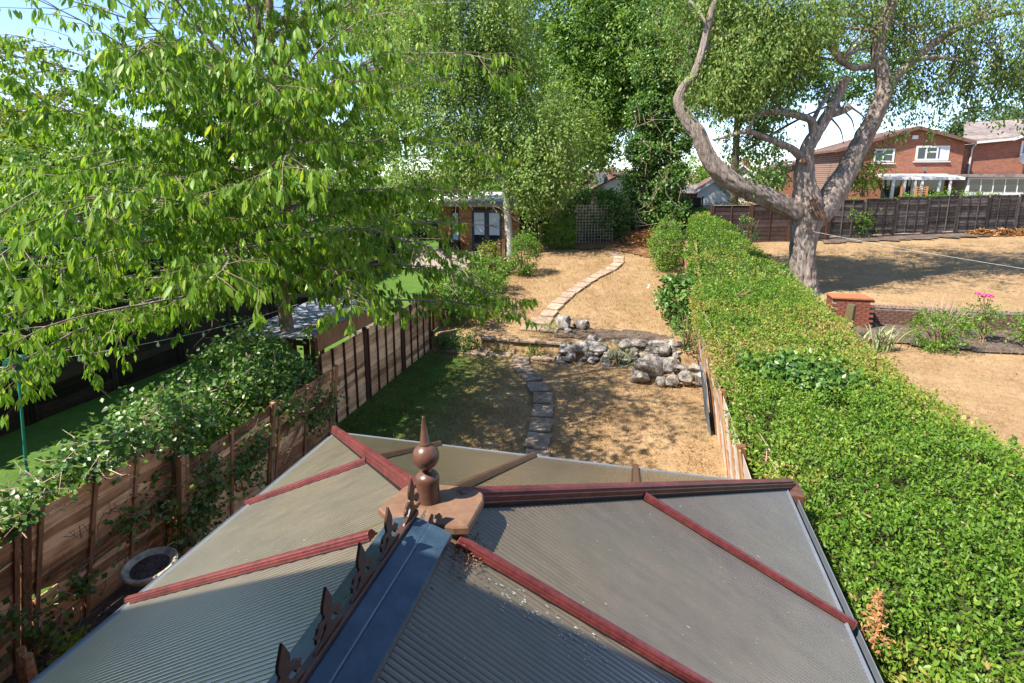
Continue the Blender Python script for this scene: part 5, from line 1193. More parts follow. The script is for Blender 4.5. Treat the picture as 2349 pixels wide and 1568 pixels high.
# ------------------------------------------------------------------ trees at the end of the garden
def tree(name, label, base, path, rad, blobs, n, leaf, leafm, barkm, seed, clump=.6, per=45, shell=.45, droop=.5, wr=.55, cat='tree', group=None, limbs=10, soft=False, hang=None):
    rg_ = np.random.default_rng(seed); rs_ = random.Random(seed); t = thing(name, base, label, cat, group)
    pp = smooth_path([Vector(p) for p in path], 4); MB().tube(pp, taper(len(pp), *rad, .8), 14, .12, seed).build('trunk', M[barkm], t, smooth=True)
    lm = MB()
    for k in range(limbs):
        c, r, w = blobs[k % len(blobs)]; e = Vector(c) + Vector([rs_.gauss(0, .4) * x for x in r]); f = rs_.uniform(.35, .95); s_ = pp[min(len(pp) - 1, int(f * len(pp)))]
        mid = s_.lerp(e, .5) + Vector((rs_.gauss(0, .3), rs_.gauss(0, .3), rs_.uniform(0, .5))); q = smooth_path([s_, mid, e], 4); r0 = lerp(rad[0], rad[1], f) * .5
        MB().tube(q, taper(len(q), r0, .012), 7, .1, k, cap=False).build('limb', M[barkm], t, smooth=True)
    P, D, N, L, W_, rn = cloud(blobs, n, leaf, rg_, clump, per, shell, droop, wratio=wr, soft=soft, hang=hang); leaves('crown', P, D, N, L, W_, rn, M[leafm], t); return t
def PB(x, y, Y, rx, ry, rz, w): return (tuple(at_y(x, y, Y)), (rx, ry, rz), w)
# birch
Yb = 24.8; bb_ = at_y(1168, 560, Yb); zb0 = z_left(Yb)
tree('birch_tree', 'slender white-barked birch with fine olive leaves in the centre', (bb_.x, Yb, zb0), [(bb_.x, Yb, zb0 - .1)] + [at_y(x, y, Yb) for x, y in ((1167, 540), (1163, 480), (1158, 430), (1154, 380), (1147, 300), (1135, 220), (1125, 120), (1120, 20), (1115, -120))], (.2, .05),
     [PB(1000, 300, Yb + .5, 2.2, 2.2, 2.6, 6), PB(920, 150, Yb + .5, 1.9, 2, 2.2, 4), PB(1010, 80, Yb, 2.2, 2.4, 2.0, 6), PB(1120, 40, Yb, 2.0, 2, 1.8, 4), PB(1060, 180, Yb, 1.6, 2, 1.6, 4), PB(1240, 340, Yb, 1.4, 1.8, 1.7, 5), PB(1230, 440, Yb, 1.3, 1.5, .9, 3), PB(1190, 170, Yb + .6, 1.1, 1.5, 1.6, 2.5), PB(1050, 400, Yb, 1.4, 1.6, .7, 2), PB(950, 420, Yb + .6, 1.4, 1.6, .8, 2), PB(1040, -120, Yb, 2.6, 2.6, 2.2, 4), PB(1090, 330, Yb + .4, 1.2, 1.4, 1.8, 3), PB(1150, 300, Yb - .8, .9, .7, 1.6, 2), PB(1130, 130, Yb - .8, 1.3, .8, 1.6, 3)],
     98000, .13, 'lf_birch', 'bark_birch', 11, .42, 34, .4, .9, .62, limbs=26, soft=True, hang=[.7, .7, 1.7])
# tall ash behind
Ya = 38.0; ba = at_y(1490, 470, Ya)
tree('ash_tree', 'tall bright green ash tree rising behind the trellis', (ba.x, Ya, 1.6), [(ba.x, Ya, 1.5), at_y(1480, 300, Ya), at_y(1450, 120, Ya), at_y(1440, -80, Ya)], (.35, .1),
     [PB(1390, 60, Ya, 3.2, 3, 2.8, 7), PB(1500, 60, Ya, 3.0, 3, 2.6, 7), PB(1290, 120, Ya, 2.2, 2.5, 2.6, 4), PB(1330, 220, Ya, 2.2, 2.4, 2.2, 5), PB(1420, 180, Ya, 2.2, 2.4, 2.2, 5), PB(1510, 180, Ya, 2.0, 2.4, 2.4, 5), PB(1580, 110, Ya, 2.0, 2.2, 2.4, 4), PB(1400, 260, Ya - .5, 1.7, 2, 1.3, 3), PB(1340, 310, Ya, 1.6, 2, 1.3, 2.5), PB(1260, -60, Ya, 3.5, 3, 2.5, 4), PB(1450, -90, Ya, 4, 3.4, 2.6, 5), PB(1390, 340, Ya - 1, 1.0, 1.4, .8, .8)],
     98000, .27, 'lf_ash', 'bark_grey', 13, .7, 50, .4, .6, .42, limbs=26, soft=True)
tree('mixed_tree', 'yellow green crowned tree high behind the birch', (xat(900, 40), 40, 1.4), [(xat(900, 40), 40, 1.3), at_y(905, 300, 40), at_y(880, 50, 40)], (.3, .08), [PB(860, 40, 40, 3, 3, 2.4, 5), PB(960, 20, 40, 3, 3, 2.2, 4), PB(830, 330, 40, 2.4, 2.5, 1.6, 3), PB(900, 240, 40, 2.6, 2.5, 2.4, 4), PB(780, 420, 40, 3, 2.5, 1.2, 3), PB(1180, 300, 41, 3.0, 2.5, 3.0, 4), PB(1190, 100, 41, 3.0, 2.5, 3.0, 4)], 52000, .26, 'lf_ash', 'bark_grey', 17, .7, 50, .4)
# ivy clad tree
Yi = 29.0; bi = at_y(1500, 545, Yi); zi = z_own(Yi)
tree('ivy_tree', 'dark tree trunk smothered in ivy at the end of the path', (bi.x, Yi, zi), [(bi.x - .3, Yi, zi - .1), at_y(1475, 430, Yi), at_y(1490, 300, Yi), at_y(1500, 170, Yi), at_y(1510, 20, Yi)], (.42, .12),
     [PB(1500, 480, Yi - .2, 1.0, .9, .9, 4), PB(1530, 410, Yi - .2, 1.0, 1.0, .9, 4), PB(1490, 340, Yi, 1.1, 1.0, 1.0, 5), PB(1505, 250, Yi, 1.25, 1.2, 1.1, 5), PB(1545, 320, Yi, .9, 1, 1.0, 3), PB(1510, 160, Yi, 1.3, 1.3, 1.1, 4), PB(1450, 420, Yi, .5, .6, 1.0, 1.5), PB(1560, 200, Yi + .5, 1.0, 1, 1.2, 2), PB(1550, 480, Yi - .4, .6, .7, .7, 2), PB(1540, 30, Yi, 1.8, 1.8, 1.6, 3)],
     50000, .12, 'lf_ivy', 'bark_dark', 19, .3, 40, .55, .5, .85, limbs=22)
vt = MB(); rs = random.Random(77)
for k in range(26):
    a = at_y(rs.uniform(1455, 1560), rs.uniform(240, 500), Yi - 1.25); vt.tube([a, a + Vector((rs.gauss(0, .25), 0, rs.uniform(-.5, -.2))), a + Vector((rs.gauss(0, .4), 0, rs.uniform(-1.0, -.5)))], [.014, .011, .006], 4, cap=False)
tag(vt.build('bare_stem', M['twig'], bpy.data.objects['ivy_tree']), kind='stuff')
# dark green tree mass behind the old tree
tree('shade_tree', 'dark green leafy tree behind the limbs of the old tree', (xat(1690, 36), 36, 1.8), [(xat(1690, 36), 36, 1.7), at_y(1690, 300, 36), at_y(1700, 100, 36)], (.3, .1), [PB(1680, 190, 36, 2.4, 2.2, 1.9, 5), PB(1750, 230, 36, 1.9, 2, 1.5, 3), PB(1640, 90, 36, 2.6, 2.2, 2.0, 5), PB(1770, 110, 36, 2.6, 2.2, 1.8, 4), PB(1920, 200, 37, 1.6, 1.6, 1.0, 1.6), PB(1830, 170, 37, 1.5, 1.6, 1.0, 1.6), PB(1755, 330, 36, 1.1, 1.2, 1.2, 1.4), PB(1770, 400, 36, .8, 1, .8, .8), PB(2000, 130, 37, 2.0, 2, 1.5, 2), PB(2045, 230, 37, 1.2, 1.2, .9, 1)], 32000, .2, 'lf_ivy', 'bark_dark', 23, .55, 45, .4)
tree('garden_tree', 'light green rounded tree between the birch and the ivy tree', (xat(1290, 33), 33, 1.6), [(xat(1290, 33), 33, 1.5), at_y(1292, 400, 33), at_y(1285, 290, 33)], (.2, .06), [PB(1290, 330, 33, 1.9, 1.8, 1.5, 3), PB(1240, 400, 33, 1.5, 1.6, 1.2, 2), PB(1320, 400, 33, 1.0, 1.4, 1.0, 1.4), PB(1260, 260, 33, 1.8, 1.6, 1.3, 2)], 16000, .17, 'lf_birch', 'bark_grey', 61, .5, 34, .4, soft=True, hang=[.8, .8, 1.5])
# far trees
far = [('leafy_tree', 'rounded dark tree on the skyline beyond the bungalow roof', 1600, 400, 70, (3.2, 3, 2.4), 'lf_ash', 6000, .26), ('leafy_tree', 'pale olive tree on the skyline left of the white gable', 1672, 388, 78, (3.4, 3, 1.3), 'lf_birch', 3500, .28), ('leafy_tree', 'small round tree on the skyline above the dormer roof', 1398, 396, 95, (2.2, 2.2, 1.0), 'lf_dark', 2500, .3),
       ('conifer_tree', 'domed conifer behind the grey roof of the right house', 2250, 300, 66, (3.6, 3, 2.4), 'lf_conifer', 9000, .3), ('conifer_tree', 'second conifer crown further right behind the grey roof', 2330, 292, 70, (4.5, 3, 2.0), 'lf_conifer', 8000, .3), ('leafy_tree', 'bushy tree behind the gap right of the old tree', 1895, 378, 72, (3.0, 3, 1.6), 'lf_ash', 4000, .26)]
for i, (nm, lab, x, y, Y, r, lm_, n, lf) in enumerate(far):
    c = at_y(x, y, Y); tree(nm, lab, (c.x, Y, 1.9), [(c.x, Y, 1.8), (c.x + .1, Y, (1.9 + c.z) / 2), (c.x, Y, c.z + .3)], (.3, .08), [(tuple(c), r, 2), ((c.x + r[0] * .5, c.y, c.z - r[2] * .35), tuple(v * .7 for v in r), 1), ((c.x - r[0] * .5, c.y, c.z - r[2] * .4), tuple(v * .7 for v in r), 1)], n, lf, lm_, 'bark_dark', 100 + i, .7, 40, .5)
# left skyline and under-storey trees
lft = [('leafy_tree', 'yellow green tree at the far left edge behind the cherry', 40, 240, 26, (3.4, 3, 3.0), 'lf_yellow', 11700, 0.20), ('leafy_tree', 'broad dark tree filling the gaps behind the left of the cherry', 200, 420, 24, (4.2, 3, 2.6), 'lf_ash', 18200, 0.20), ('leafy_tree', 'dark bushy tree behind the black fence under the cherry', 420, 500, 23, (4.0, 3, 2.4), 'lf_dark', 18200, 0.19), ('leafy_tree', 'shaded tree behind the cherry trunk near the cabin', 760, 520, 30, (4.4, 3, 2.4), 'lf_ash', 16900, 0.22), ('leafy_tree', 'dark leafy tree left of the cabin under the cherry branches', 920, 500, 31, (3.0, 2.6, 2.2), 'lf_dark', 11700, 0.20)]
for i, (nm, lab, x, y, Y, r, lm_, n, lf) in enumerate(lft):
    c = at_y(x, y, Y * .72 if i < 3 else Y); Yq = c.y; g = z_left(Yq); tree(nm, lab, (c.x, Yq, g), [(c.x, Yq, g - .1), (c.x + .1, Yq, (g + c.z) / 2), (c.x, Yq, c.z + .3)], (.22, .06), [(tuple(c), r, 2), ((c.x + r[0] * .6, c.y, c.z - r[2] * .5), tuple(v * .8 for v in r), 1.4), ((c.x - r[0] * .6, c.y, c.z - r[2] * .5), tuple(v * .8 for v in r), 1.4)], n, lf, lm_, 'bark_dark', 140 + i, .5, 40, .5)

rg_ = np.random.default_rng(71); dw = []
for k in range(26):
    X_ = -75 + k * 2.7; Y_ = 52 + rg_.uniform(-4, 6); hh = rg_.uniform(1.6, 2.8) if X_ > -34 else rg_.uniform(3, 5); dw.append(((X_, Y_, 1.4 + hh), (3.2, 2.5, hh), 1))
P, D, N, L, W_, rn = cloud(dw, 26000, .34, rg_, .8, 40, .5, .3); tag(leaves('distant_wood', P, D, N, L, W_, rn, M['lf_ash']), 'far belt of trees on the skyline behind the left gardens', 'wood')
# ------------------------------------------------------------------ clipped hedge
rg = np.random.default_rng(9)
hd = thing('privet_hedge', (2.6, 12, 0), 'broad clipped privet hedge running the length of the right boundary', 'hedge')
def hz(Y): return np.interp(Y, [0, 3, 8, 12, 17, 21, 25, 31], [2.02, 2.0, 1.86, 1.84, 1.95, 2.2, 2.7, 3.0])
def hxl(Y): return np.interp(Y, [0, 4, 5, 8, 13, 18, 25, 31], [1.36, 1.42, 1.44, 1.36, 1.3, 1.42, 1.8, 2.3])
def hxr(Y): return np.interp(Y, [0, 5, 9, 14, 18, 25, 31], [4.1, 4.1, 3.95, 4.1, 4.3, 3.6, 3.2])
def npn(x, y, s, o=0):
    v = np.empty(len(x))
    for i in range(len(x)): v[i] = mnoise.noise(Vector((x[i] * s + o, y[i] * s, o)))
    return v
def hedge_pts(n, y0, y1, rg, kind):
    Y = y0 + (y1 - y0) * rg.random(n); a, b_ = hxl(Y), hxr(Y); t = rg.random(n); top = hz(Y)
    if kind == 'top': X = a + (b_ - a) * t; edge = np.minimum(t, 1 - t) * (b_ - a); Z = top - np.where(edge < .35, (.35 - edge) ** 2 * 1.6, 0); N = np.stack([np.where(t < .5, -1, 1) * np.clip(.35 - edge, 0, 1) * 2, np.zeros(n), np.ones(n)], 1)
    elif kind == 'left': zb_ = np.where(Y > 5, np.where(Y < 13.2, top - .5, 1.05 + z_arr(Y)), .2); Z = zb_ + (top - .1 - zb_) * rg.random(n); X = a + np.where((Y > 4.6) & (Y < 13.2), -.06 + .1 * rg.random(n), .02); N = np.tile([-1., 0, .2], (n, 1))
    else: Z = .3 + (top - .3) * rg.random(n) ** .7; X = b_ + 0 * Y; N = np.tile([1., 0, .2], (n, 1))
    nz = npn(X, Y, .9) * .09 + npn(X, Y, 3.1, 7) * .06
    Z = Z + (nz if kind == 'top' else 0); X = X + (0 if kind == 'top' else nz * 1.6)
    P = np.stack([X, Y, Z], 1) + N * (rg.normal(size=(n, 1)) * .035) + rg.normal(size=(n, 3)) * .02
    return P, unit(N)
def z_arr(Y): return np.array([z_own(float(y)) for y in Y])
sets = [('top', 50000, .8, 5.5, .041), ('top', 38000, 5.5, 10, .044), ('top', 30000, 10, 16, .05), ('top', 20000, 16, 30.5, .072), ('left', 3000, .8, 5.0, .05), ('left', 6500, 4.6, 13, .05), ('left', 9000, 13, 25, .06), ('right', 5000, .8, 10, .07), ('right', 4000, 10, 30, .09)]
AP, AD, AN, AL, AR = [], [], [], [], []
for kd, n, y0, y1, ls in sets:
    P, N = hedge_pts(n, y0, y1, rg, kd); n = len(P)
    D = unit(N * .55 + rg.normal(size=(n, 3)) * .6); Nn = unit(N * .7 + rg.normal(size=(n, 3)) * .55)
    Lf = ls * (.55 + .75 * rg.random(n))
    pt = npn(P[:, 0], P[:, 1], .55, 21); pf = npn(P[:, 0], P[:, 1], 2.2, 31)
    dryY = np.interp(P[:, 1], [4.5, 6.5, 8, 10, 13.5, 14.5, 17], [.02, .08, .22, .4, .42, .24, .08]) + np.where((P[:, 0] > 3.2) & (P[:, 1] > 7) & (P[:, 1] < 12), .2, 0); dry = np.clip(dryY + pt * .6 + pf * .35, 0, .75)
    rn = np.clip(.1 + .5 * rg.random(n) + dry * (.45 + .6 * rg.random(n)), 0, 1); brown = rg.random(n) < .012 + dry * .06; rn[brown] = .95 + .05 * rg.random(brown.sum())
    cl = npn(P[:, 0], P[:, 1], 6.0, 51); rn = np.clip(rn + cl * .28, 0, 1); gap = (pf + .8 * cl) < -.42; P = P - N * np.where(gap, .08, 0)[:, None]; ok = ~gap | (rg.random(n) < .35)
    AP.append(P[ok]); AD.append(D[ok]); AN.append(Nn[ok]); AL.append(Lf[ok]); AR.append(rn[ok])
ns = 900; sp_, sn_ = hedge_pts(ns, .9, 15, rg, 'top'); shoots = MB()
for i in range(ns):
    hgt_ = rg.uniform(.05, .17); dr = unit(np.array([[rg.normal() * .3, rg.normal() * .3, 1.]]))[0]; k = int(rg.integers(5, 10)); tt = np.linspace(.1, 1, k)
    p_ = sp_[i] + dr * (tt * hgt_)[:, None]; ang = np.arange(k) * 2.2 + rg.random() * 6; dd_ = np.stack([np.cos(ang), np.sin(ang), np.full(k, .75)], 1)
    AP.append(p_); AD.append(unit(dd_)); AN.append(unit(np.stack([-np.cos(ang), -np.sin(ang), np.full(k, 1.)], 1))); AL.append(rg.uniform(.03, .055, k)); AR.append(np.clip(rg.uniform(.35, .72) + rg.normal(size=k) * .05, 0, 1))
P, D, N, L, rn = map(np.concatenate, (AP, AD, AN, AL, AR)); n = len(P); dist = camdist(P); dist[~in_view(P, -20)] = 99; near = np.argsort(dist)[:300]; msk = np.ones(n, bool); msk[near] = False
leaf_objects(P[near], D[near], N[near], L[near] * 1.1, L[near] * .5, rn[near], M['lf_hedge'], hd)
nearm = msk & (P[:, 1] < 6.5); farm = msk & ~nearm
leaves('near_foliage', P[nearm], D[nearm], N[nearm], L[nearm], L[nearm] * .5, rn[nearm], M['lf_hedge'], hd, T_OVAL); leaves('far_foliage', P[farm], D[farm], N[farm], L[farm], L[farm] * .55, rn[farm], M['lf_hedge'], hd)
# solid stand-in for inner branches, shade inside the hedge painted as dark colour
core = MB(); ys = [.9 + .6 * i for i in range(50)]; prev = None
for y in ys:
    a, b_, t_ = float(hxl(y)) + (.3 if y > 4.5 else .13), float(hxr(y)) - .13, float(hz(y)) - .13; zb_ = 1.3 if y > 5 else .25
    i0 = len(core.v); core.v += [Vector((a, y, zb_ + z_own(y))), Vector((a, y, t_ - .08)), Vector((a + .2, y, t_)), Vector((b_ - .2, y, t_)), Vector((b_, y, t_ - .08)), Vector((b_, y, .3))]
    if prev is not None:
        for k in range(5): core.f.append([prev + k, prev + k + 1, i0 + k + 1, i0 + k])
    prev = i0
core.build('inner_shade_core', simple('hedge_inner_shade', (.05, .055, .02), .95, .1, .5, 12, 1, .04, (.022, .02, .01), kind='pos'), hd)
hstem = MB(); rs = random.Random(4)
for k in range(140):
    y = rs.uniform(5, 16); x = float(hxl(y)) + .05; z = rs.uniform(1.0, 1.8); hstem.tube([(x + .15, y, z - .3), (x, y + rs.gauss(0, .1), z), (x - .06, y + rs.gauss(0, .2), z + rs.uniform(-.2, .2))], [.01, .007, .003], 4, cap=False)
tag(hstem.build('bare_stem', M['twig'], hd), kind='stuff')
# plants growing through the hedge top
shrub('bramble', 'dark green bramble growing through the dry part of the hedge', 'plant', (2.35, 8.6, 1.62), (.75, .7, .22), 3600, .09, 'lf_ivy', 301, 5, .5, .2, 30, .1, .7)
shrub('climber', 'loose blue green climber tangled on the hedge top further back', 'plant', (2.1, 13.9, 1.72), (.8, .9, .24), 1800, .09, 'lf_bright', 302, 5, .5, .2, 25, .1, .35)
shrub('self_sown_plant', 'spindly shoot standing up beside the far end of the hedge', 'plant', ground_at(1712, 590), (.45, .45, .9), 900, .08, 'lf_ivy', 303, 5)
# dead sprig on the near hedge
sp = at_z(2000, 1500, 2.02); dsp = thing('dead_sprig', sp, 'dead orange brown sprig lying on the hedge near the gutter', 'sprig')
rg_ = np.random.default_rng(8); n = 330; t = rg_.random(n); base = np.array(sp); tip = np.array(at_z(2015, 1375, 2.1)); P = base + (tip - base) * t[:, None] + rg_.normal(size=(n, 3)) * (.045 * (1.15 - t))[:, None]; P[:, 2] += .05
leaves('dead_leaves', P, rdir(n, rg_), rdir(n, rg_), .02 + .03 * rg_.random(n), .008 + .012 * rg_.random(n), .5 + .5 * rg_.random(n), M['lf_dead'], dsp); MB().tube([base + np.array([0, 0, .03]), (base + tip) / 2 + np.array([.02, 0, .06]), tip + np.array([0, 0, .05])], [.007, .006, .003], 5).build('stalk', M['wood_orange'], dsp)

# ------------------------------------------------------------------ shrubs along the borders
def gs(x, y): return ground_at(x, y)
shrub('border_shrub', 'large green shrub behind the tall fence end left of the step', 'shrub', (-5.05, 15.4, z_own(15.4)), (.95, 1.3, .85), 5200, .085, 'lf_bright', 401, 9)
shrub('border_shrub', 'second green shrub further back on the left of the path', 'shrub', (-5.2, 17.8, z_own(17.8)), (.8, 1.1, .7), 3600, .085, 'lf_ash', 402, 8)
shrub('border_shrub', 'upright bright green shrub beside the low fence', 'shrub', gs(1200, 632), (.6, .7, .85), 3600, .075, 'lf_bright', 403, 8)
shrub('border_shrub', 'yellow green bush in front of the cabin doors', 'shrub', (-5.9, 20.3, z_left(20.3) + .2), (.5, .5, .75), 2200, .075, 'lf_yellow', 404, 6)
shrub('border_shrub', 'dense round green bush beside the gate post', 'shrub', gs(1283, 572), (.85, .8, .8), 5200, .07, 'lf_bright', 405, 8, .65)
shrub('border_shrub', 'yellowing tall shrub behind the round bush', 'shrub', (gs(1290, 545).x, 27.4, z_own(27.4)), (.75, .7, 1.4), 3800, .075, 'lf_birch', 406, 8)
shrub('border_shrub', 'leafy screen growing over the top of the trellis', 'shrub', (-2.4, 28.0, z_own(28)), (1.9, .75, 1.3), 9500, .13, 'lf_ivy', 407, 10, .5)
shrub('border_shrub', 'shrub with reddish yellow tips against the hedge on the right of the path', 'shrub', gs(1530, 622), (.7, .7, .85), 3800, .075, 'lf_bright', 408, 8, .6)
shrub('border_shrub', 'taller green growth behind the reddish tipped shrub', 'shrub', (.95, 23.6, z_own(23.6)), (.75, 1.1, .95), 3600, .08, 'lf_ash', 409, 8)
shrub('border_shrub', 'big-leaved dark green plant hanging off the hedge above the rockery', 'shrub', (1.05, 16.2, z_own(16.2)), (.5, .9, .62), 1500, .14, 'lf_ivy', 410, 6, .5, .25, 14, .5, .75, top=.15)
shrub('border_shrub', 'thin straggly plant at the foot of the hedge near the stones', 'shrub', (1.15, 14.3, z_own(14.3)), (.38, .8, .5), 800, .07, 'lf_ivy', 411, 7)
shrub('border_shrub', 'low green growth at the left end of the step', 'shrub', (-4.9, 13.95, 0), (.6, .35, .28), 1300, .07, 'lf_ivy', 412, 4)
shrub('step_weed', 'small weed sprouting from the step riser', 'plant', (-2.75, 13.92, .02), (.2, .1, .14), 220, .06, 'lf_bright', 413, 3)
shrub('step_weed', 'tuft of weeds at the corner of the step landing', 'plant', (-3.7, 13.9, .02), (.16, .08, .1), 160, .05, 'lf_bright', 414, 3)
shrub('rockery_plant', 'pale dried tuft growing on the rockery', 'plant', (-.55, 13.65, .05), (.28, .2, .24), 420, .07, 'lf_birch', 415, 6, wr=.2)
shrub('rockery_plant', 'small dark green cushion on the rockery stones', 'plant', (.15, 13.68, .05), (.16, .12, .1), 240, .05, 'lf_ivy', 416, 3)
shrub('grass_tuft', 'tuft of greenish grass beside the two knobbly stones', 'plant', (-2.45, 14.85, z_own(14.85)), (.22, .25, .1), 420, .09, 'lf_birch', 417, 2, wr=.1, droop=-.6)
shrub('fence_sapling', 'green sapling growing against the dark fence right of the old tree', 'plant', gs(1950, 546), (.85, .5, .95), 2600, .12, 'lf_bright', 418, 8, .4, .3, 16, .4, .4)
shrub('trunk_shoots', 'leafy shoots sprouting beside the right limb of the old tree', 'plant', (at_y(1978, 450, YT + 1.0).x, YT + 1.0, at_y(1978, 450, YT + 1.0).z), (.5, .4, .75), 1300, .11, 'lf_bright', 419, 6, .3, .3, 16, .5, .4)
shrub('garden_hedge', 'clipped green hedge showing above the dark fence on the far right', 'hedge', (17.5, 37.6, 1.9), (5.2, .7, .95), 9000, .11, 'lf_bright', 420, 12, .75, .3, 40, .0, .55)
shrub('garden_hedge', 'shaded hedge above the reddish fence left of the old tree', 'hedge', (5.6, 31.8, 1.7), (2.6, .8, 1.05), 7000, .1, 'lf_ivy', 421, 10, .6, .3, 40)
shrub('garden_hedge', 'dark hedge hanging over the black fence at far left', 'hedge', (-12.7, 8.5, 0), (1.0, 7.5, 1.75), 22000, .2, 'lf_dark', 422, 14, .6, .35, 40)
shrub('garden_hedge', 'rear run of the dark hedge behind the black fence', 'hedge', (-12.6, 20.5, .3), (1.0, 6.0, 1.75), 14000, .2, 'lf_ash', 423, 14, .6, .35, 40)
# right bed
shrub('bed_shrub', 'rounded half dry shrub in the flower bed', 'shrub', gs(2146, 803), (.75, .6, .5), 2300, .07, 'lf_bright', 430, 10, .55)
tws = MB(); rs = random.Random(31); q = gs(2155, 780)
for k in range(60):
    a = rs.uniform(0, 6.28); f = rs.uniform(.2, .75); tws.tube([q, q + Vector((math.cos(a) * f * .6, math.sin(a) * f * .6, .6)), q + Vector((math.cos(a) * f, math.sin(a) * f, rs.uniform(.9, 1.3)))], [.01, .007, .003], 4, cap=False)
tag(tws.build('dry_shrub', M['twig'], at=q), 'bare twiggy dead shrub behind the rounded bed shrub', 'shrub')
def rose(label, q, hgt, n, seed, flowers):
    t = shrub('rose_bush', label, 'rose', q, (.32, .3, hgt * .42), n, .07, 'lf_ash', seed, 8, .3, .2, 14, .3, .6, top=.2); rs_ = random.Random(seed)
    for k in range(flowers):
        c = Vector(q) + Vector((rs_.gauss(-.05, .2), rs_.gauss(0, .12), hgt + .05 + rs_.uniform(-.06, .1))); MB().tube([Vector(q) + Vector((0, 0, hgt * .6)), c], [.01, .006], 5).build('stalk', M['twig_brown'], t); fl = MB()
        for j in range(9):
            a = j * 2.4; r_ = .02 + .007 * j; fl.tube([c + Vector((math.cos(a) * r_ * .5, math.sin(a) * r_ * .5, -.02)), c + Vector((math.cos(a) * r_, math.sin(a) * r_, .035 - .004 * j))], [.018, .03], 6)
        fl.build('flower', M['pink'], t)
    return t
rose('tall rose bush with pink blooms in the flower bed', gs(2250, 790), 1.3, 620, 440, 5)
rose('leafy rose bush at the right edge of the flower bed', gs(2352, 800), .9, 900, 441, 0)
rose('thin rose bush between the pink rose and the wall', gs(2210, 775), .8, 220, 442, 0)
iq = gs(1992, 806); ir = thing('iris_clump', iq, 'clump of pale sword-shaped iris leaves in front of the mossy post', 'plant'); rs = random.Random(6)
IM = [[], []]
for k in range(58):
    a = rs.uniform(0, 6.28); lean_ = rs.uniform(.15, .85); Lb = rs.uniform(.5, .95); w = rs.uniform(.035, .06); bx = iq + Vector((rs.gauss(0, .26), rs.gauss(0, .12), 0)); d = Vector((math.cos(a), math.sin(a), 0)); s_ = Vector((-d.y, d.x, 0)); b = MB(); ns = 6; drp = rs.uniform(.1, .7)
    for i in range(ns + 1):
        f = i / ns; c = bx + d * (lean_ * Lb * f * f * .8 + .1 * f) + Vector((0, 0, Lb * f * (1 - .28 * lean_ * f) - drp * max(0, f - .6) ** 2 * Lb * 2)); ww = w * (1 - f ** 3) * (.6 + .4 * min(1, f * 4)) * .5
        b.v += [c - s_ * ww, c + d * .006, c + s_ * ww]
    for i in range(ns):
        for j in range(2): b.f.append([i * 3 + j, i * 3 + j + 1, i * 3 + j + 4, i * 3 + j + 3])
    o = b.build('blade', M['lf_iris'], ir); at_ = o.data.attributes.new('rnd', 'FLOAT', 'POINT'); at_.data.foreach_set('value', np.full(len(o.data.vertices), rs.random(), np.float32))

# ------------------------------------------------------------------ ivy and dead twigs on the left fences
def ivy_sheet(name, label, spots, n, leaf, seed, dead=0, mat='lf_ivy'):
    rg_ = np.random.default_rng(seed); rs_ = random.Random(seed); c0 = Vector(spots[0][0]); t = thing(name, (c0.x, c0.y, 0), label, 'ivy')
    P, D, N, L, W_, rn = cloud([(tuple(s[0]), s[1], s[2]) for s in spots], n, leaf, rg_, .2, 26, .3, .3, wratio=.85); P[:, 2] = np.maximum(P[:, 2], .05)
    N = unit(N + np.array([.6, -.2, .3])); leaves('foliage', P, D, N, L, W_, rn, M[mat], t)
    m_ = MB()
    for k in range(dead):
        s = spots[rs_.randrange(len(spots))]; p = Vector(s[0]) + Vector([rs_.gauss(0, .55) * r_ for r_ in s[1]]); d = Vector((rs_.gauss(.1, .6), rs_.gauss(-.2, .6), rs_.gauss(.0, .35))); L_ = rs_.uniform(.08, .34)
        m_.tube([p, p + d * L_ * .5 + Vector((rs_.gauss(0, .07), rs_.gauss(0, .07), rs_.gauss(0, .07))), p + d * L_], [.005, .004, .002], 4, cap=False)
    if dead: tag(m_.build('dead_stem', M['twig'], t), kind='stuff')
    return t
ivy_sheet('ivy', 'ivy and grey dead stems heaped along the top of the nearest leaning fence', [((-5.55, 3.5, 1.78), (.22, .7, .1), 2), ((-5.65, 4.4, 1.82), (.3, .6, .18), 3), ((-5.7, 5.2, 1.72), (.4, .6, .28), 4), ((-5.5, 2.7, 1.74), (.2, .5, .08), 1.2)], 4200, .065, 501, 360)
ivy_sheet('ivy', 'big dark mound of ivy behind the sagging fence under the cherry', [((-6.1, 6.4, 1.45), (.6, .8, .6), 5), ((-5.9, 7.6, 1.35), (.5, .7, .6), 5), ((-6.3, 7.4, 1.85), (.5, .7, .6), 3), ((-6.6, 5.9, 1.2), (.4, .5, .7), 2), ((-5.7, 6.9, 1.65), (.3, .4, .35), 1.5), ((-6.2, 5.6, 1.7), (.5, .5, .35), 2)], 10500, .07, 502, 260)
ivy_sheet('ivy', 'curtain of ivy hanging down the sagging fence panel', [((-5.27, 5.35, 1.05), (.08, .25, .5), 2), ((-5.3, 6.1, 1.0), (.1, .3, .5), 2.4), ((-5.3, 7.9, .9), (.1, .35, .6), 3), ((-5.35, 5.0, .4), (.15, .4, .35), 1.6), ((-5.2, 7.0, 1.3), (.1, .4, .15), 1)], 3000, .062, 503, 90)
ivy_sheet('ivy', 'scattered ivy and bramble leaves low on the nearest leaning fence', [((-5.5, 3.0, .75), (.08, .3, .3), 2), ((-5.55, 3.7, .45), (.1, .3, .3), 2), ((-5.5, 4.4, 1.1), (.06, .25, .3), 1.4), ((-5.45, 2.5, .95), (.06, .25, .4), 1.6), ((-5.5, 4.9, .9), (.08, .2, .5), 1.6)], 1100, .062, 504, 60)
vm = MB(); rs = random.Random(15)
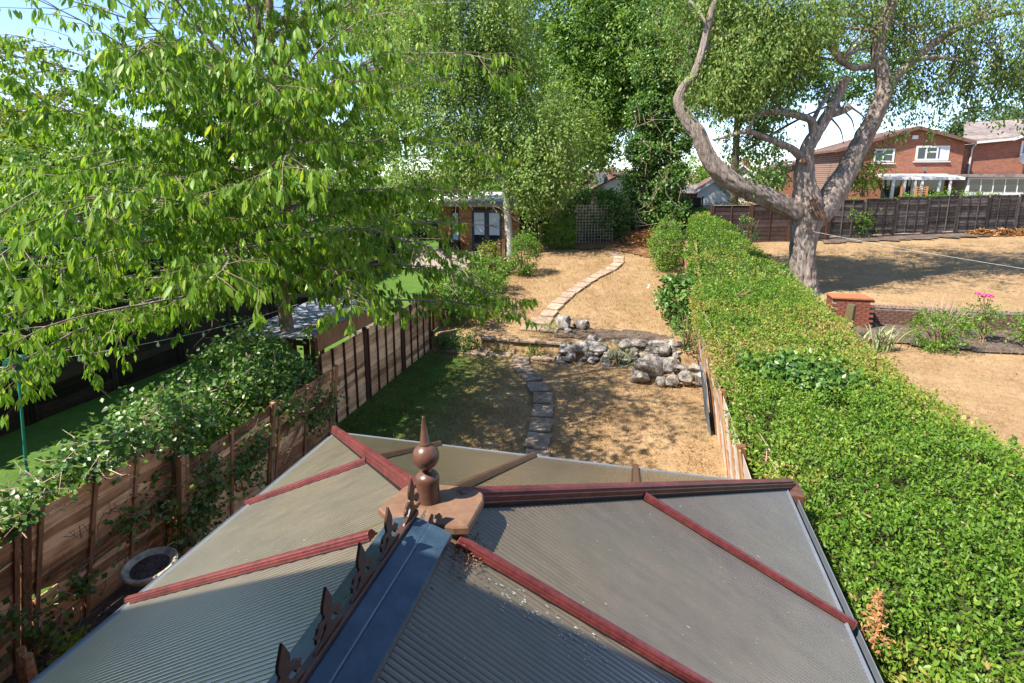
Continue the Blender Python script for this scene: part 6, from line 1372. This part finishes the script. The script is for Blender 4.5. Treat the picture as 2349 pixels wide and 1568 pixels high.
for k in range(110):
    y = rs.uniform(2.2, 8.1); x = -5.62 + .0 if y < 4.9 else -5.36; z = rs.uniform(.2, 1.5); lx = (.22 if y < 4.9 else .14) * z; pts = [Vector((x + lx + .05, y, z))]
    for i in range(5): pts.append(pts[-1] + Vector((rs.gauss(.005, .012), rs.gauss(0, .09), rs.gauss(-.04, .08))))
    vm.tube(pts, taper(6, .006, .002), 4, cap=False)
tag(vm.build('dry_vines', M['twig_brown'], at=(-5.5, 5, 0)), 'tangle of dry brown vine stems clinging to the left fences', 'vine', kind='stuff')
shrub('yellow_seedling', 'thin seedling with yellow leaves beside the bird bath', 'plant', (-5.05, 3.35, .05), (.16, .2, .3), 120, .075, 'lf_yellow', 520, 3, .3, .12, 8, .4, .6)

# ------------------------------------------------------------------ litter, heaps, straw
def heap(name, label, c, r, n, leaf, seed, mat='lf_dead', cat='heap'):
    rg_ = np.random.default_rng(seed); u = rg_.normal(size=(n, 2)) * .42; d2 = (u ** 2).sum(1); P = np.stack([c[0] + u[:, 0] * r[0], c[1] + u[:, 1] * r[1], c[2] + r[2] * np.exp(-d2 * 2.2) * (rg_.random(n) ** .3)], 1)
    o = leaves(name, P, unit(rg_.normal(size=(n, 3)) * np.array([1, 1, .4])), unit(rg_.normal(size=(n, 3)) * .5 + np.array([0, 0, 1.])), leaf * (.6 + .8 * rg_.random(n)), leaf * .3 * (.6 + .8 * rg_.random(n)), rg_.random(n), M[mat], None, org=c); return tag(o, label, cat)
q = gs(1482, 556); heap('compost_heap', 'heap of brown garden waste at the foot of the ivy tree', (q.x, q.y, q.z), (1.5, 1.4, .6), 5200, .16, 601)
for i, (x, y, lab) in enumerate(((2255, 541, 'left pile of dry straw at the foot of the dark fence'), (2300, 541, 'middle pile of dry straw at the foot of the dark fence'), (2345, 540, 'right pile of dry straw at the foot of the dark fence'))):
    q = gs(x, y); heap('straw_pile', lab, (q.x, q.y, q.z), (.7, .4, .3), 700, .2, 610 + i, 'lf_dead')
rg = np.random.default_rng(88); n = 2600; X_ = rg.uniform(-5.6, 1.4, n); Y_ = 8 + 19 * rg.random(n) ** .9; Zg = np.array([z_ground(float(a), float(b)) for a, b in zip(X_, Y_)]) + .035
o = leaves('leaf_litter', np.stack([X_, Y_, Zg], 1), unit(rg.normal(size=(n, 3)) * np.array([1, 1, .15])), unit(rg.normal(size=(n, 3)) * .3 + np.array([0, 0, 1.])), .03 + .04 * rg.random(n), .018 + .02 * rg.random(n), rg.random(n) * .5, M['lf_dead']); tag(o, 'fallen dry leaves scattered over the lawn', 'leaf litter')
GB = leafmat('dry_grass_blade', [(0, (.07, .1, .02)), (.12, (.24, .165, .075)), (.5, (.34, .225, .105)), (1, (.44, .3, .155))], .2, .8, .1)
def blades(name, label, x0, x1, y0, y1, n, seed, green):
    rg_ = np.random.default_rng(seed); X_ = rg_.uniform(x0, x1, n); Y_ = y0 + (y1 - y0) * rg_.random(n) ** 1.25
    t_ = np.array([mnoise.noise(Vector((float(a) * 2.6, float(b) * 2.6, 4))) + .6 * mnoise.noise(Vector((float(a) * 9, float(b) * 9, 14))) for a, b in zip(X_, Y_)]); ok = t_ > rg_.uniform(-.7, .5, n); X_, Y_, t_ = X_[ok], Y_[ok], t_[ok]; n = len(X_)
    Zg = np.array([z_ground(float(a), float(b)) for a, b in zip(X_, Y_)]) + .015
    rn_ = np.clip(rg_.random(n) * .9 + .12, 0, 1); gr = green(X_, Y_, t_) > rg_.random(n); rn_[gr] = rg_.random(gr.sum()) * .1
    o = leaves(name, np.stack([X_, Y_, Zg], 1), unit(rg_.normal(size=(n, 3)) * .75 + np.array([0, 0, .8])), rdir(n, rg_),   .06 + .06 * rg_.random(n), .006 + .005 * rg_.random(n), rn_, GB); tag(o, label, 'grass')
blades('dry_grass', 'short dry straw coloured grass on the lawn between the fences', -5.6, 1.4, 7.5, 26, 95000, 3, lambda X_, Y_, t_: np.where((Y_ < 13.6), np.clip((-2.6 - X_) / 1.8, 0, .9), 0) + np.clip(t_ - .5, 0, .25) * .6)
blades('dry_grass', 'short dry grass on the right neighbour lawn', 3.8, 19, 8, 30, 70000, 4, lambda X_, Y_, t_: np.clip(t_ - .4, 0, .3) * .5)

# ------------------------------------------------------------------ render hints
scene.cycles.max_bounces = 6; scene.cycles.diffuse_bounces = 3; scene.cycles.glossy_bounces = 2; scene.cycles.transmission_bounces = 3
